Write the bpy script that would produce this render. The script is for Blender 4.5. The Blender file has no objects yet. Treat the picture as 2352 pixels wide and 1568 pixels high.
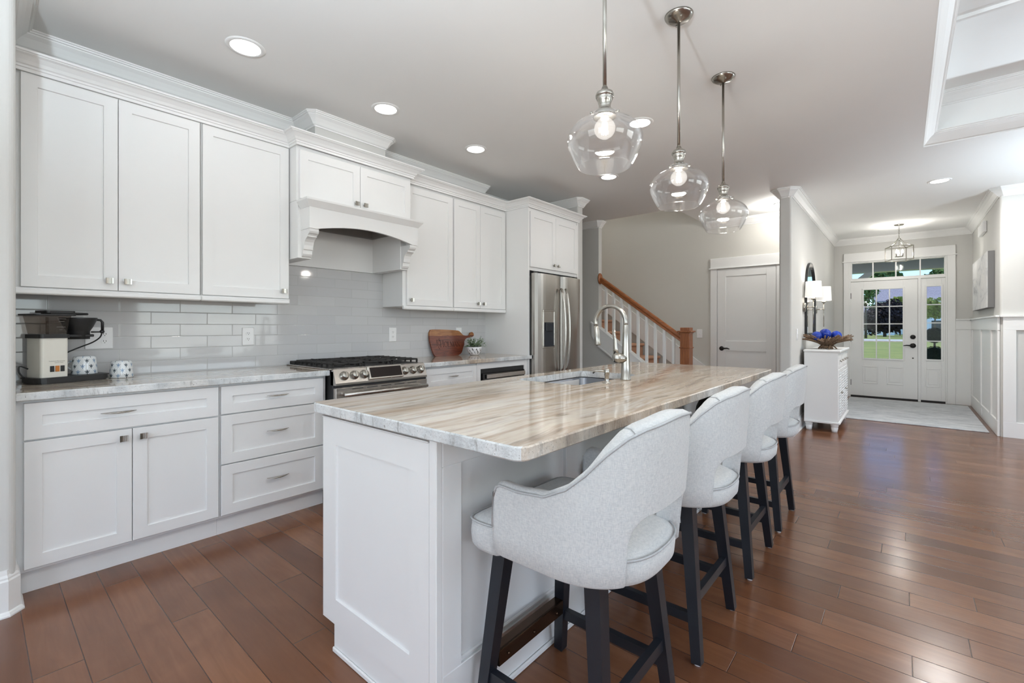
import bpy, bmesh, math, random
from mathutils import Vector, Matrix
from mathutils.geometry import tessellate_polygon
random.seed(7)
S = bpy.context.scene
COL = S.collection
PI = math.pi

# ------------------------------------------------------------------ camera
cam_d = bpy.data.cameras.new('camera'); cam = bpy.data.objects.new('camera', cam_d); COL.objects.link(cam)
cam_d.sensor_fit = 'HORIZONTAL'; cam_d.sensor_width = 36.0
cam_d.lens = 1055.0 / 2352.0 * 36.0
cam_d.shift_y = -32.0 / 2352.0
cam_d.clip_start = 0.02; cam_d.clip_end = 400
cam.location = (0, 0, 1.2)
cam.rotation_euler = (PI / 2, 0, math.atan2(899, 1055) - PI / 2)
S.camera = cam
# ------------------------------------------------------------------ world, sun, daylight, exposure
S.view_settings.view_transform = 'Standard'
S.view_settings.look = 'None'
S.view_settings.exposure = 0.17
S.view_settings.gamma = 1.0
S.view_settings.use_curve_mapping = False
cy = S.cycles
cy.max_bounces = 9; cy.diffuse_bounces = 4; cy.glossy_bounces = 4; cy.transmission_bounces = 6; cy.transparent_max_bounces = 16
cy.caustics_reflective = False; cy.caustics_refractive = False
cy.sample_clamp_indirect = 6.0
cy.use_denoising = True; cy.adaptive_threshold = 0.02
W = bpy.data.worlds.new('sky'); S.world = W; W.use_nodes = True
nt = W.node_tree
bg = nt.nodes['Background']
sky = nt.nodes.new('ShaderNodeTexSky')
sky.sky_type = 'NISHITA'; sky.sun_disc = False; sky.sun_elevation = math.radians(48); sky.sun_rotation = math.radians(200)
sky.air_density = 1.0; sky.dust_density = 0.3; sky.ozone_density = 1.5
tint = nt.nodes.new('ShaderNodeMix'); tint.data_type = 'RGBA'; tint.blend_type = 'MULTIPLY'; tint.inputs[0].default_value = 1.0
tint.inputs[7].default_value = (.60, .82, 1.06, 1)
nt.links.new(sky.outputs[0], tint.inputs[6]); nt.links.new(tint.outputs[2], bg.inputs[0])
bg.inputs[1].default_value = 0.27
sun_d = bpy.data.lights.new('sun', 'SUN'); sun_d.energy = 4.4; sun_d.angle = 0.009; sun_d.color = (1.0, 0.95, 0.86)
sun = bpy.data.objects.new('sun', sun_d); COL.objects.link(sun)
sun.rotation_euler = Vector((-0.10, -0.75, -0.80)).to_track_quat('-Z', 'Y').to_euler()

def area(name, loc, direction, sx, sy, power, color=(1, 1, 1), shape='RECTANGLE', spread=PI):
    d = bpy.data.lights.new(name, 'AREA'); d.shape = shape; d.size = sx; d.size_y = sy
    d.energy = power; d.color = color; d.spread = spread
    o = bpy.data.objects.new(name, d); COL.objects.link(o)
    o.location = loc
    o.rotation_euler = Vector(direction).to_track_quat('-Z', 'Y').to_euler()
    return o
DAY = (0.97, 0.985, 1.0)
# daylight entering by the living-room windows behind the camera
area('daylight_back_window', (-3.42, -1.6, 1.45), (1, 0, 0), 3.0, 1.9, 47, DAY)
area('daylight_back_window', (-3.42, 1.7, 1.45), (1, 0, 0), 1.8, 1.9, 27, DAY)
area('daylight_side_window', (-0.6, -5.92, 1.45), (0, 1, 0), 3.0, 1.9, 54, DAY)
area('daylight_side_window', (3.9, -5.92, 1.45), (0, 1, 0), 3.0, 1.9, 54, DAY)

# ------------------------------------------------------------------ mesh helpers
class MB:
    def __init__(s):
        s.v = []; s.f = []; s.sm = []; s.mi = []
    def add(s, vs, fs, T=None, smooth=False, mi=0):
        b = len(s.v)
        for p in vs:
            p = Vector(p)
            s.v.append(T @ p if T is not None else p)
        for f in fs:
            s.f.append([b + i for i in f]); s.sm.append(smooth); s.mi.append(mi)
        return s
    def box(s, x0, x1, y0, y1, z0, z1, c=0.0, T=None, mi=0):
        if x0 > x1: x0, x1 = x1, x0
        if y0 > y1: y0, y1 = y1, y0
        if z0 > z1: z0, z1 = z1, z0
        X = (x0, x1); Y = (y0, y1); Z = (z0, z1)
        c = min(c, .45 * (x1 - x0), .45 * (y1 - y0), .45 * (z1 - z0))
        if c <= 0:
            vs = [(X[i], Y[j], Z[k]) for i in (0, 1) for j in (0, 1) for k in (0, 1)]
            fs = [(0, 1, 3, 2), (4, 6, 7, 5), (0, 4, 5, 1), (2, 3, 7, 6), (0, 2, 6, 4), (1, 5, 7, 3)]
            return s.add(vs, fs, T, False, mi)
        vs = []; ix = {}
        for i in (0, 1):
            for j in (0, 1):
                for k in (0, 1):
                    a = c if i == 0 else -c; b = c if j == 0 else -c; d = c if k == 0 else -c
                    for ax, p in enumerate(((X[i], Y[j] + b, Z[k] + d), (X[i] + a, Y[j], Z[k] + d), (X[i] + a, Y[j] + b, Z[k]))):
                        ix[i, j, k, ax] = len(vs); vs.append(p)
        fs = []
        q = ((0, 0), (0, 1), (1, 1), (1, 0))
        for e in (0, 1):
            fs.append([ix[e, a, b, 0] for a, b in q]); fs.append([ix[a, e, b, 1] for a, b in q]); fs.append([ix[a, b, e, 2] for a, b in q])
        for a in (0, 1):
            for b in (0, 1):
                fs.append([ix[a, b, 0, 0], ix[a, b, 1, 0], ix[a, b, 1, 1], ix[a, b, 0, 1]])
                fs.append([ix[a, 0, b, 0], ix[a, 1, b, 0], ix[a, 1, b, 2], ix[a, 0, b, 2]])
                fs.append([ix[0, a, b, 1], ix[1, a, b, 1], ix[1, a, b, 2], ix[0, a, b, 2]])
        for i in (0, 1):
            for j in (0, 1):
                for k in (0, 1):
                    fs.append([ix[i, j, k, 0], ix[i, j, k, 1], ix[i, j, k, 2]])
        return s.add(vs, fs, T, False, mi)
    def lathe(s, prof, T=None, seg=32, smooth=True, mi=0, caps=True):
        vs = []; fs = []; n = len(prof)
        for k in range(seg):
            a = 2 * PI * k / seg
            for r, z in prof: vs.append((r * math.cos(a), r * math.sin(a), z))
        for k in range(seg):
            k2 = (k + 1) % seg
            for i in range(n - 1):
                fs.append((k * n + i, k2 * n + i, k2 * n + i + 1, k * n + i + 1))
        if caps:
            if prof[0][0] > 1e-6: fs.append([k * n for k in range(seg)])
            if prof[-1][0] > 1e-6: fs.append([k * n + n - 1 for k in range(seg)])
        return s.add(vs, fs, T, smooth, mi)
    def tube(s, pts, r, seg=10, T=None, smooth=True, mi=0, squash=None, closed=False):
        pts = [Vector(p) for p in pts]; n = len(pts)
        rs = r if isinstance(r, (list, tuple)) else [r] * n
        vs = []; fs = []
        t0 = (pts[1] - pts[0]).normalized()
        up = Vector((0, 0, 1)) if abs(t0.z) < .9 else Vector((1, 0, 0))
        nrm = t0.cross(up).normalized()
        for i, p in enumerate(pts):
            if closed: t = (pts[(i + 1) % n] - pts[i - 1]).normalized()
            else: t = (pts[min(i + 1, n - 1)] - pts[max(i - 1, 0)]).normalized()
            nrm = (nrm - t * nrm.dot(t)).normalized()
            bn = t.cross(nrm)
            for k in range(seg):
                a = 2 * PI * k / seg
                q1, q2 = (squash if squash else (1, 1))
                vs.append(p + nrm * math.cos(a) * rs[i] * q1 + bn * math.sin(a) * rs[i] * q2)
        for i in range(n if closed else n - 1):
            j = (i + 1) % n
            for k in range(seg):
                k2 = (k + 1) % seg
                fs.append((i * seg + k, i * seg + k2, j * seg + k2, j * seg + k))
        if not closed:
            fs.append(list(range(seg))); fs.append([(n - 1) * seg + k for k in range(seg)])
        return s.add(vs, fs, T, smooth, mi)
    def bar(s, p0, p1, w, d, w2=None, d2=None, T=None, mi=0, ref=(1, 0, 0)):
        p0 = Vector(p0); p1 = Vector(p1); t = (p1 - p0).normalized()
        a = Vector(ref); a = (a - t * a.dot(t)).normalized(); b = t.cross(a)
        w2 = w if w2 is None else w2; d2 = d if d2 is None else d2
        vs = [p + a * i * ww / 2 + b * j * dd / 2 for p, ww, dd in ((p0, w, d), (p1, w2, d2)) for i, j in ((-1, -1), (1, -1), (1, 1), (-1, 1))]
        return s.add(vs, [(0, 1, 2, 3), (4, 5, 6, 7), (0, 1, 5, 4), (1, 2, 6, 5), (2, 3, 7, 6), (3, 0, 4, 7)], T, False, mi)
    def prism(s, poly, d0, d1, T=None, smooth=False, mi=0, mi_side=None):
        n = len(poly)
        vs = [(u, v, d0) for u, v in poly] + [(u, v, d1) for u, v in poly]
        s.add(vs, [list(range(n)), list(range(n, 2 * n))], T, smooth, mi)
        b = len(s.v) - 2 * n
        for i in range(n):
            j = (i + 1) % n
            s.f.append([b + i, b + j, b + n + j, b + n + i]); s.sm.append(smooth); s.mi.append(mi if mi_side is None else mi_side)
        return s
    def grid(s, P, smooth=True, mi=0, T=None, wrap=False):
        nu = len(P); nv = len(P[0])
        vs = [p for row in P for p in row]; fs = []
        for i in range(nu if wrap else nu - 1):
            for j in range(nv - 1):
                i2 = (i + 1) % nu
                fs.append((i * nv + j, i2 * nv + j, i2 * nv + j + 1, i * nv + j + 1))
        return s.add(vs, fs, T, smooth, mi)
    def sphere(s, c, r, seg=20, rings=12, T=None, mi=0, sc=(1, 1, 1)):
        prof = [(r * math.sin(PI * i / rings), -r * math.cos(PI * i / rings)) for i in range(rings + 1)]
        M = Matrix.Translation(c) @ Matrix.Diagonal((*sc, 1))
        prof[0] = (1e-5, -r); prof[-1] = (1e-5, r)
        return s.lathe(prof, (T @ M) if T is not None else M, seg, True, mi, caps=False)

def frame(origin, face):
    """local (u across, v up, w out of the face) -> world"""
    u, w = {'-y': ((1, 0, 0), (0, -1, 0)), '-x': ((0, -1, 0), (-1, 0, 0)), '+y': ((-1, 0, 0), (0, 1, 0)), '+x': ((0, 1, 0), (1, 0, 0)),
            'down': ((1, 0, 0), (0, 0, -1))}[face]
    v = (0, 0, 1) if face != 'down' else (0, 1, 0)
    M = Matrix.Identity(4)
    for i in range(3):
        M[i][0] = u[i]; M[i][1] = v[i]; M[i][2] = w[i]; M[i][3] = origin[i]
    return M

def obj(name, mb, mat, parent=None, local=False, recalc=True, weld=False):
    """link the collected shapes as ONE mesh object; world-built shapes are shifted into the parent's frame"""
    me = bpy.data.meshes.new(name)
    off = Vector((0, 0, 0))
    if parent is not None and not local:
        r = parent
        while r.parent is not None: r = r.parent
        off = r.location.copy()
    me.from_pydata([tuple(v - off) for v in mb.v], [], mb.f)
    me.polygons.foreach_set('use_smooth', mb.sm)
    me.polygons.foreach_set('material_index', mb.mi)
    if recalc:
        bm = bmesh.new(); bm.from_mesh(me)
        if weld: bmesh.ops.remove_doubles(bm, verts=bm.verts, dist=1e-5)
        bmesh.ops.recalc_face_normals(bm, faces=bm.faces); bm.to_mesh(me); bm.free()
    me.update()
    for m in (mat if isinstance(mat, (list, tuple)) else [mat]): me.materials.append(m)
    o = bpy.data.objects.new(name, me); COL.objects.link(o)
    if parent is not None: o.parent = parent
    return o

def tag(o, label, cat, group=None, kind=None):
    o['label'] = label; o['category'] = cat
    if group: o['group'] = group
    if kind: o['kind'] = kind
    return o
def thing(name, label, cat, loc=(0, 0, 0), group=None, rz=0.0):
    o = bpy.data.objects.new(name, None); COL.objects.link(o)
    o.location = loc; o.rotation_euler = (0, 0, rz); o.empty_display_size = .05
    return tag(o, label, cat, group)
def struct(name, mb, mat, parent=None, label=None, recalc=True):
    o = obj(name, mb, mat, parent, recalc=recalc)
    if parent is None:
        o['kind'] = 'structure'
        if label: o['label'] = label
    return o
def dup(root, loc, label, rz=None):
    r = root.copy(); COL.objects.link(r); r.location = loc; r['label'] = label
    if rz is not None: r.rotation_euler = (0, 0, rz)
    def rec(src, dst):
        for ch in list(src.children):
            c = ch.copy(); COL.objects.link(c); c.parent = dst
            rec(ch, c)
    rec(root, r)
    return r

def curve(pts, k=4, closed=False):
    """Catmull-Rom through the points"""
    n = len(pts); out = []
    for i in range(n if closed else n - 1):
        g = (lambda q: pts[q % n]) if closed else (lambda q: pts[max(0, min(n - 1, q))])
        p = [g(i - 1), g(i), g(i + 1), g(i + 2)]
        for q in range(k):
            u = q / k; out.append(tuple(.5 * (2 * p[1][j] + (-p[0][j] + p[2][j]) * u + (2 * p[0][j] - 5 * p[1][j] + 4 * p[2][j] - p[3][j]) * u * u + (-p[0][j] + 3 * p[1][j] - 3 * p[2][j] + p[3][j]) * u ** 3) for j in range(len(p[0]))))
    if not closed: out.append(tuple(pts[-1]))
    return out
# ------------------------------------------------------------------ materials
def lin(c):
    c = c / 255.0
    return c / 12.92 if c <= .04045 else ((c + .055) / 1.055) ** 2.4
def rgb(r, g, b): return (lin(r), lin(g), lin(b), 1.0)

class NT:
    def __init__(s, name):
        s.m = bpy.data.materials.new(name); s.m.use_nodes = True
        s.t = s.m.node_tree; s.b = s.t.nodes['Principled BSDF']; s.out = s.t.nodes['Material Output']
    def n(s, typ, **kw):
        nd = s.t.nodes.new(typ)
        for k, v in kw.items():
            if k.startswith('i_'): nd.inputs[k[2:]].default_value = v
            else: setattr(nd, k, v)
        return nd
    def l(s, a, b): s.t.links.new(a, b)
    def math(s, op, a, b=None, c=None):
        nd = s.n('ShaderNodeMath', operation=op)
        for i, x in enumerate((a, b, c)):
            if x is None: continue
            if isinstance(x, (int, float)): nd.inputs[i].default_value = x
            else: s.l(x, nd.inputs[i])
        return nd.outputs[0]
    def coord(s): return s.n('ShaderNodeTexCoord').outputs['Object']
    def map(s, scale=(1, 1, 1), rot=(0, 0, 0), loc=(0, 0, 0), src=None):
        m = s.n('ShaderNodeMapping'); m.inputs['Scale'].default_value = scale; m.inputs['Rotation'].default_value = rot; m.inputs['Location'].default_value = loc
        s.l(src if src is not None else s.coord(), m.inputs['Vector']); return m.outputs[0]
    def noise(s, vec, scale, detail=3, rough=.5, dist=0.0):
        nd = s.n('ShaderNodeTexNoise'); nd.inputs['Scale'].default_value = scale; nd.inputs['Detail'].default_value = detail
        nd.inputs['Roughness'].default_value = rough; nd.inputs['Distortion'].default_value = dist
        s.l(vec, nd.inputs['Vector']); return nd.outputs['Fac']
    def ramp(s, fac, stops, mode='LINEAR'):
        nd = s.n('ShaderNodeValToRGB'); cr = nd.color_ramp; cr.interpolation = mode
        while len(cr.elements) < len(stops): cr.elements.new(.5)
        for e, (p, c) in zip(cr.elements, stops): e.position = p; e.color = c
        s.l(fac, nd.inputs[0]); return nd.outputs[0]
    def mix(s, fac, a, b, blend='MIX'):
        nd = s.n('ShaderNodeMix', data_type='RGBA', blend_type=blend)
        for k, x in ((0, fac), (6, a), (7, b)):
            if isinstance(x, (int, float, tuple)): nd.inputs[k].default_value = x
            else: s.l(x, nd.inputs[k])
        return nd.outputs[2]
    def bump(s, h, strength=.3, dist=.002):
        nd = s.n('ShaderNodeBump'); nd.inputs['Strength'].default_value = strength; nd.inputs['Distance'].default_value = dist
        s.l(h, nd.inputs['Height']); s.l(nd.outputs[0], s.b.inputs['Normal']); return nd
    def set(s, **kw):
        for k, v in kw.items(): s.b.inputs[k.replace('_', ' ')].default_value = v
        return s

def plain(name, col, rough=.5, metal=0.0, spec=None, var=.03, vscale=12.0, bump=0.0, bscale=120.0, bdist=.0006, emis=None):
    M = NT(name); M.set(Roughness=rough, Metallic=metal)
    if spec is not None: M.b.inputs['Specular IOR Level'].default_value = spec
    c2 = tuple(max(0, x * (1 - var)) for x in col[:3]) + (1,)
    f = M.noise(M.coord(), vscale, 3)
    M.l(M.ramp(f, [(.35, c2), (.65, col)]), M.b.inputs['Base Color'])
    if bump: M.bump(M.noise(M.coord(), bscale, 3), bump, bdist)
    if emis:
        M.b.inputs['Emission Color'].default_value = emis[0]; M.b.inputs['Emission Strength'].default_value = emis[1]
    return M.m

m_cab = plain('cabinet_white_paint', rgb(236, 236, 235), .38, var=.012, vscale=3)
m_trim = plain('trim_white_paint', rgb(238, 238, 236), .4, var=.012, vscale=3)
m_wall = plain('wall_grey_paint', rgb(208, 207, 203), .75, var=.012, vscale=2, bump=.06, bscale=260)
m_wallwarm = plain('wall_greige_paint', rgb(208, 206, 199), .75, var=.012, vscale=2, bump=.06, bscale=260)
m_ceil = plain('ceiling_white_paint', rgb(240, 240, 238), .85, var=.01, vscale=2, bump=.05, bscale=220)
m_black = plain('black_plastic', rgb(30, 30, 31), .42, var=.1)
m_dark = plain('dark_void', rgb(24, 24, 25), .6)
m_iron = plain('cast_iron_black', rgb(32, 30, 29), .55, bump=.2, bscale=400)
m_bronze = plain('dark_bronze_metal', rgb(40, 38, 38), .38, metal=.6)
m_white = plain('white_plastic', rgb(240, 240, 240), .3, var=.01)
m_slot = plain('outlet_slot_dark', rgb(70, 70, 70), .6)
m_hoodin = plain('hood_liner_grey', rgb(150, 149, 146), .5, metal=.0)
m_leg = plain('navy_black_painted_wood', rgb(25, 28, 35), .36, var=.12, vscale=20)
m_plate = plain('bronze_foot_plate', rgb(86, 66, 52), .22, metal=.9)
m_mirror = plain('mirror_silver', (.92, .92, .92, 1), .02, metal=1.0, var=0)
m_shade = plain('lamp_shade_linen', rgb(246, 244, 240), .9, var=.02, vscale=90, emis=((1, .96, .9, 1), .35))
m_bulb = plain('lit_bulb', (1, .95, .86, 1), .3, emis=((1, .93, .82, 1), 6.0))
def bulb_glass():
    M = NT('lit_globe_bulb'); t = M.t; t.nodes.remove(M.b)
    tr = M.n('ShaderNodeBsdfTransparent'); em = M.n('ShaderNodeEmission'); em.inputs[0].default_value = (1, .95, .88, 1); em.inputs[1].default_value = 1.7
    lw = M.n('ShaderNodeLayerWeight'); lw.inputs[0].default_value = .5
    mx = M.n('ShaderNodeMixShader'); M.l(M.math('MULTIPLY_ADD', lw.outputs['Facing'], -.10, .24), mx.inputs[0]); M.l(tr.outputs[0], mx.inputs[1]); M.l(em.outputs[0], mx.inputs[2]); M.l(mx.outputs[0], M.out.inputs[0]); return M.m
m_led = plain('downlight_lens', (1, 1, 1, 1), .4, emis=((1, .985, .96, 1), 5.0))
m_blue = plain('cobalt_glass', rgb(26, 62, 168), .06, var=.25, vscale=9)
m_orange = plain('amber_switch', rgb(196, 120, 52), .35)
m_burn = plain('burnt_engraving', rgb(44, 20, 12), .7)
m_ink = plain('grey_print', rgb(110, 106, 102), .6)
m_cream = plain('cream_machine_paint', rgb(235, 232, 222), .3, var=.01)
m_soil = plain('dark_potting_moss', rgb(40, 44, 32), .9)
m_leaf = plain('eucalyptus_leaf', rgb(128, 152, 112), .55, var=.4, vscale=40)
m_porcel = plain('white_porcelain', rgb(238, 238, 240), .18, var=.01)
m_bag = plain('black_leather', rgb(28, 27, 28), .45, bump=.3, bscale=180)
m_porch = plain('porch_grey_paint', rgb(120, 120, 120), .8)
m_siding = plain('white_house_siding', rgb(240, 240, 238), .7)
m_shingle = plain('grey_roof_shingle', rgb(150, 144, 152), .9, var=.35, vscale=6)
m_glassdark = plain('house_window_dark', rgb(40, 46, 54), .1)
m_treed = plain('dark_burgundy_leaf', rgb(48, 34, 36), .8, var=.4, vscale=4)
m_treeg = plain('green_tree_leaf', rgb(92, 120, 58), .8, var=.4, vscale=4)
m_treey = plain('yellow_green_leaf', rgb(150, 160, 70), .8, var=.35, vscale=4)
m_topi = plain('boxwood_leaf', rgb(36, 50, 30), .8, var=.5, vscale=20)
m_bark = plain('tree_bark', rgb(104, 90, 76), .9, var=.3)

def steel(name, col, rough, axis):
    M = NT(name); M.set(Metallic=1.0, Roughness=rough)
    sc = [6, 6, 6]; sc[axis] = .6; sc = [x * 60 for x in sc]
    v = M.map(scale=tuple(sc)); f = M.noise(v, 1.0, 2)
    M.l(M.ramp(f, [(.3, tuple(x * .985 for x in col[:3]) + (1,)), (.7, col)]), M.b.inputs['Base Color'])
    M.l(M.math('MULTIPLY_ADD', f, .02, rough - .01), M.b.inputs['Roughness'])
    return M.m
m_steel = steel('brushed_stainless', rgb(196, 192, 186), .27, 0)
m_steelv = steel('brushed_stainless_upright', rgb(184, 180, 174), .25, 2)
m_nickel = steel('brushed_nickel', rgb(172, 168, 160), .24, 2)
m_sink = steel('sink_steel', rgb(112, 115, 121), .34, 0)

def glass(name, tint=(1, 1, 1, 1), refl=.5, power=3.0, base=.035):
    M = NT(name); t = M.t
    t.nodes.remove(M.b)
    tr = M.n('ShaderNodeBsdfTransparent'); tr.inputs[0].default_value = tint
    gl = M.n('ShaderNodeBsdfGlossy'); gl.inputs['Roughness'].default_value = .01; gl.inputs[0].default_value = (1, 1, 1, 1)
    lw = M.n('ShaderNodeLayerWeight'); lw.inputs[0].default_value = .5
    p = M.math('POWER', lw.outputs['Facing'], power)
    f = M.math('MULTIPLY_ADD', p, refl, base)
    # faint ripples of hand-blown glass steer the reflection
    mx = M.n('ShaderNodeMixShader'); M.l(f, mx.inputs[0]); M.l(tr.outputs[0], mx.inputs[1]); M.l(gl.outputs[0], mx.inputs[2])
    M.l(mx.outputs[0], M.out.inputs[0]); return M.m
m_glass = glass('clear_blown_glass', (.985, .985, .985, 1), .8, 2.6)
m_pane = glass('window_pane_glass', (.97, .98, .98, 1), .25, 3.0, .004)
m_smoke = glass('smoky_tank_plastic', (.70, .66, .63, 1), .3)

def floor_material():
    M = NT('brown_hardwood_planks'); M.set(Roughness=.2)
    sx = M.n('ShaderNodeSeparateXYZ'); M.l(M.coord(), sx.inputs[0]); x, y = sx.outputs[0], sx.outputs[1]
    WDT = .131; LEN = 1.15
    xr = M.math('DIVIDE', x, WDT); row = M.math('FLOOR', xr)
    wn = M.n('ShaderNodeTexWhiteNoise', noise_dimensions='1D'); M.l(row, wn.inputs['W'])
    yy = M.math('ADD', M.math('DIVIDE', y, LEN), M.math('MULTIPLY', wn.outputs['Value'], 7.0)); idx = M.math('FLOOR', yy)
    cb = M.n('ShaderNodeCombineXYZ'); M.l(row, cb.inputs[0]); M.l(idx, cb.inputs[1])
    w2 = M.n('ShaderNodeTexWhiteNoise', noise_dimensions='2D'); M.l(cb.outputs[0], w2.inputs['Vector'])
    fx = M.math('FRACT', xr); fy = M.math('FRACT', yy)
    ex = M.math('MULTIPLY', M.math('MINIMUM', fx, M.math('SUBTRACT', 1.0, fx)), WDT)
    ey = M.math('MULTIPLY', M.math('MINIMUM', fy, M.math('SUBTRACT', 1.0, fy)), LEN)
    e = M.math('MINIMUM', ex, ey)
    mr = M.n('ShaderNodeMapRange', interpolation_type='SMOOTHSTEP'); M.l(e, mr.inputs[0]); mr.inputs[1].default_value = .0004; mr.inputs[2].default_value = .0022
    gap = mr.outputs[0]
    # grain coordinates shifted per plank
    off = M.n('ShaderNodeCombineXYZ'); M.l(M.math('MULTIPLY', w2.outputs['Value'], 37.0), off.inputs[1]); M.l(M.math('MULTIPLY', w2.outputs['Value'], 11.0), off.inputs[2])
    va = M.n('ShaderNodeVectorMath', operation='ADD'); M.l(M.coord(), va.inputs[0]); M.l(off.outputs[0], va.inputs[1])
    g1 = M.noise(M.map((26, 2.2, 1), src=va.outputs[0]), 1.0, 5, .6, 1.2)
    g2 = M.noise(M.map((5, 2.5, 1), src=va.outputs[0]), 1.0, 3, .55, .6)
    base = M.ramp(w2.outputs['Value'], [(0, rgb(102, 64, 43)), (.35, rgb(114, 74, 50)), (.7, rgb(126, 83, 57)), (1, rgb(138, 94, 66))])
    c = M.mix(M.ramp(g1, [(.3, (0, 0, 0, 1)), (.75, (.4, .4, .4, 1))]), base, rgb(88, 55, 38))
    c = M.mix(M.ramp(g2, [(.42, (0, 0, 0, 1)), (.75, (.5, .5, .5, 1))]), c, rgb(88, 54, 38))
    c = M.mix(gap, rgb(62, 36, 24), c)
    M.l(c, M.b.inputs['Base Color'])
    scr = M.noise(M.map((34, 1.2, 1), src=va.outputs[0]), 1.0, 2, .5, .4)
    h = M.math('ADD', M.math('MULTIPLY', gap, 1.0), M.math('MULTIPLY', scr, .55))
    M.bump(h, .4, .0012)
    M.l(M.math('MULTIPLY_ADD', g2, .14, .15), M.b.inputs['Roughness'])
    return M.m
m_floor = floor_material()

def granite(name, edge=False):
    M = NT(name); M.set(Roughness=.32 if edge else .07)
    co = M.coord()
    wv = M.n('ShaderNodeTexNoise'); wv.inputs['Scale'].default_value = 1.6; wv.inputs['Detail'].default_value = 2; M.l(co, wv.inputs['Vector'])
    ad = M.n('ShaderNodeVectorMath', operation='MULTIPLY_ADD'); M.l(wv.outputs['Color'], ad.inputs[0]); ad.inputs[1].default_value = (.12, .12, .12); M.l(co, ad.inputs[2])
    src = ad.outputs[0]
    if not edge:
        a = M.noise(M.map((.8, 7, 7), (0, 0, math.radians(-7)), src=src), 1.0, 6, .62)
        b = M.noise(M.map((2.2, 34, 34), (0, 0, math.radians(-9)), src=src), 1.0, 5, .65)
        d = M.noise(M.map((.5, 3.2, 3), (0, 0, math.radians(-5)), (4, 2, 0), src=src), 1.0, 3, .5)
        c = M.ramp(a, [(.22, rgb(160, 141, 123)), (.40, rgb(195, 180, 162)), (.53, rgb(213, 203, 189)), (.66, rgb(202, 195, 186)), (.82, rgb(224, 219, 212))])
        c = M.mix(M.ramp(b, [(.48, (0, 0, 0, 1)), (.66, (.75, .75, .75, 1))]), c, rgb(146, 120, 99))
        c = M.mix(M.ramp(M.noise(M.map((1.8, 26, 26), (0, 0, math.radians(-6)), (2, 7, 4), src=src), 1.0, 5, .65), [(.56, (0, 0, 0, 1)), (.68, (.7, .7, .7, 1))]), c, rgb(232, 228, 222))
        c = M.mix(M.ramp(d, [(.46, (0, 0, 0, 1)), (.70, (.62, .62, .62, 1))]), c, rgb(172, 144, 118))
        c = M.mix(M.ramp(M.noise(M.map((3, 30, 30), (0, 0, math.radians(-12)), (9, 3, 1), src=src), 1.0, 4, .6), [(.58, (0, 0, 0, 1)), (.72, (.8, .8, .8, 1))]), c, rgb(112, 94, 80))
    else:
        a = M.noise(M.map((9, 9, 5), src=src), 1.0, 5, .6)
        b = M.noise(M.map((40, 40, 9), (math.radians(20), math.radians(15), 0), src=src), 1.0, 5, .7)
        q = M.noise(M.map((1.1, 1.1, 1), (0, 0, 0), (3.1, 0, 0)), 1.0, 2)
        cool = M.ramp(a, [(.3, rgb(176, 180, 182)), (.5, rgb(212, 214, 214)), (.7, rgb(230, 231, 230))])
        warm = M.ramp(a, [(.3, rgb(140, 118, 98)), (.5, rgb(190, 172, 152)), (.7, rgb(214, 204, 192))])
        sx = M.n('ShaderNodeSeparateXYZ'); M.l(M.n('ShaderNodeTexCoord').outputs['Normal'], sx.inputs[0])
        sy = M.n('ShaderNodeSeparateXYZ'); M.l(co, sy.inputs[0])
        fw = M.math('ADD', M.math('MULTIPLY', M.math('LESS_THAN', sy.outputs[1], .7), .22), q)
        c = M.mix(M.ramp(fw, [(.55, (0, 0, 0, 1)), (.70, (1, 1, 1, 1))]), cool, warm)
        c = M.mix(M.ramp(b, [(.55, (0, 0, 0, 1)), (.7, (.7, .7, .7, 1))]), c, rgb(112, 106, 100))
        c = M.mix(M.ramp(M.noise(co, 150, 2), [(.66, (0, 0, 0, 1)), (.74, (.8, .8, .8, 1))]), c, rgb(84, 74, 64))
        M.bump(M.noise(co, 70, 4), .8, .005)
    M.l(c, M.b.inputs['Base Color'])
    return M.m
m_gran = granite('fantasy_brown_stone'); m_gedge = granite('chiselled_stone_edge', True)

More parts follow.
